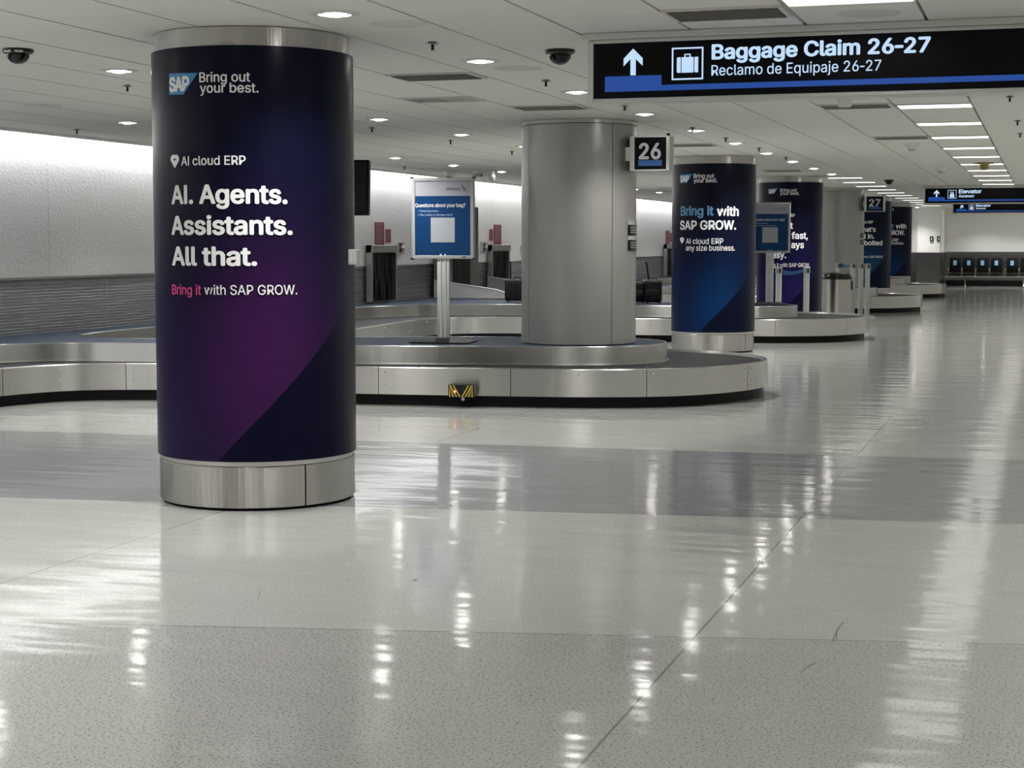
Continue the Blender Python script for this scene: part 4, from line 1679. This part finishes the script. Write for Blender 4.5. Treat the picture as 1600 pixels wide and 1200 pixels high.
# ------------------------------------------------------------------ bin and barrier posts
pb_ = at_z(1307.5, 487, 0.0)
bx = at_y(1307.5, 450, 31.0).x
tb = thing('trash_bin', 'round stainless steel bin with black domed lid beside the violet column', 'trash bin', (bx, 31.0, 0))
mb = MB()
mb.lathe([(0.255, 0.0), (0.265, 0.01), (0.268, 0.80), (0.255, 0.815), (0.0, 0.815)], 48)
mb.build('body', M['steel_ring'], tb)
mb = MB()
mb.lathe([(0.275, 0.79), (0.280, 0.80), (0.280, 0.825), (0.235, 0.895), (0.13, 0.915), (0.0, 0.915)], 40)
mb.build('lid', M['black'], tb)
mb = MB()
mb.box(0.06, 0.16, -0.20, -0.14, 0.885, 0.905, 0.006)
mb.build('lid_tag', M['white_plastic'], tb)
mb = MB()
mb.box(0.262, 0.285, -0.03, 0.03, 0.60, 0.76, 0.004)
mb.build('latch', M['black'], tb)


def barrier_post(px, y, label):
    x = at_y(px, 450, y).x
    r = thing('barrier_post', label, 'barrier post', (x, y, 0))
    m_ = MB()
    m_.lathe([(0.17, 0.0), (0.17, 0.012), (0.12, 0.03), (0.05, 0.04), (0.0, 0.04)], 28)
    m_.build('foot', M['alu'], r)
    m_ = MB()
    m_.lathe([(0.050, 0.035), (0.050, 1.0), (0.0, 1.0)], 20)
    m_.build('post', M['post_silver'], r)
    m_ = MB()
    m_.lathe([(0.056, 0.955), (0.058, 0.96), (0.058, 1.045), (0.048, 1.055), (0.0, 1.055)], 20)
    m_.build('head', M['grey_plastic'], r)
    m_ = MB()
    m_.box(0.02, 0.045, -0.066, -0.05, 0.96, 1.03)
    m_.build('slot', M['black'], r)
    return r


b1_ = barrier_post(1216.5, 27.85, 'silver barrier post hidden in part by the farther help board post')
b2_ = barrier_post(1260, 27.85, 'silver barrier post in front of the violet column, right of its blue belt')
b3_ = barrier_post(1309, 34.3, 'silver barrier post behind the steel bin')
b4_ = barrier_post(1332, 34.0, 'silver barrier post right behind the steel bin with blue belt')
b5_ = barrier_post(1345, 33.7, 'silver barrier post second from the right, beside the far carousel')
b6_ = barrier_post(1355, 33.2, 'rightmost silver barrier post beside the far carousel')


def barrier_belt(pa, pb, parent, sag, z0=1.0):
    m_ = MB()
    a, b = Vector(pa), Vector(pb)
    rows = []
    for i in range(17):
        f = i / 16
        p = a + (b - a) * f
        dz = -sag * 4 * f * (1 - f)
        tw = 0.025 if f < 0.5 else 0.025 + 0.02 * (f - 0.5) * 2
        rows.append([(p.x, p.y - 0.002, p.z + dz - tw), (p.x, p.y - 0.002, p.z + dz + tw), (p.x, p.y + 0.002, p.z + dz + tw), (p.x, p.y + 0.002, p.z + dz - tw)])
    m_.grid(rows, close_v=True)
    return m_.build('retractable_belt', M['belt_tape'], parent)


d = b1_.location - b2_.location
barrier_belt((-0.06, 0, 1.0), (d.x + 0.06, d.y, 0.97), b2_, 0.03)
d = b3_.location - b4_.location
barrier_belt((-0.06, 0, 1.0), (d.x + 0.06, d.y, 1.0), b4_, 0.01)

# ------------------------------------------------------------------ far end: seats and hand sensors
bench = thing('beam_seating', 'row of black beam seats with blue stickers along the far wall', 'seating', (-3.09, 57.2, 0))
NSEAT = 9
PIT = 0.44
mb = MB()
mb.box(-0.1, NSEAT * PIT + 0.1, -0.05, 0.03, 0.31, 0.37, 0.006)
mb.build('beam', M['chrome'], bench)
for i in range(NSEAT):
    cx_ = PIT * (i + 0.5) + (0.06 if i > 3 else 0)
    mb = MB()
    sh = 0.10
    rows = [[(cx_ - 0.19, -0.26, 0.44), (cx_ + 0.19, -0.26, 0.44), (cx_ + 0.19, -0.26, 0.40), (cx_ - 0.19, -0.26, 0.40)],
            [(cx_ - 0.19, 0.16, 0.41), (cx_ + 0.19, 0.16, 0.41), (cx_ + 0.19, 0.16, 0.37), (cx_ - 0.19, 0.16, 0.37)]]
    V = mb.grid(rows, close_v=True)
    mb.cap(V[0])
    mb.cap(V[1])
    mb.build('seat', M['seat'], bench)
    mb = MB()
    mb.box(cx_ - 0.185, cx_ + 0.185, 0.17, 0.21, 0.47, 0.97, 0.015, rot=Matrix.Rotation(-0.22, 3, 'X'), seg=2)
    bk = mb.build('backrest', M['seat'], bench)
    mb = MB()
    mb.box(cx_ - 0.065, cx_ + 0.045, 0.150, 0.155, 0.72, 0.88, rot=Matrix.Rotation(-0.22, 3, 'X'))
    st_ = mb.build('sticker', M['sticker'], bk)
    st_.location = (0, 0.005, 0)
    mb = MB()
    mb.tube([(cx_ - 0.215, 0.16, 0.40), (cx_ - 0.215, 0.14, 0.62), (cx_ - 0.215, -0.20, 0.62), (cx_ - 0.215, -0.26, 0.58), (cx_ - 0.215, -0.22, 0.42)], 0.014, 8)
    mb.build('armrest', M['chrome'], bench)
for xx in (0.55, 2.4, 3.3):
    mb = MB()
    mb.tube([(xx, 0.28, 0.015), (xx, 0.05, 0.31), (xx, -0.05, 0.31), (xx + 0.03, -0.36, 0.015)], 0.02, 8)
    mb.build('leg', M['chrome'], bench)
for i, px in enumerate((1455.5, 1466.5)):
    p = at_y(px, 372, 55.6)
    r = thing('wall_dispenser', ('left' if i == 0 else 'right') + ' one of two small dark wall dispensers on the white pilaster', 'dispenser', (p.x, 55.6, p.z - 0.1))
    mb = MB()
    mb.box(-0.05, 0.05, -0.07, 0.0, 0, 0.16, 0.012, seg=2)
    mb.build('housing', M['black'], r)
    mb = MB()
    mb.box(-0.02, 0.03, -0.075, -0.07, 0.03, 0.12)
    mb.build('window', M['grey_plastic'], r)
p = at_y(1439, 331, 56.4)
r = thing('security_camera', 'tiny white bullet camera on the far wall beside the farthest column', 'security camera', (p.x - 0.1, 56.2, p.z - 0.02))
mb = MB()
mb.box(-0.20, 0.05, -0.10, 0.0, -0.05, 0.05, 0.012)
mb.build('body', M['white_plastic'], r)
mb = MB()
mb.tube([(0.0, -0.10, 0), (0.0, -0.14, 0)], 0.04, 12)
mb.build('lens', M['black'], r)
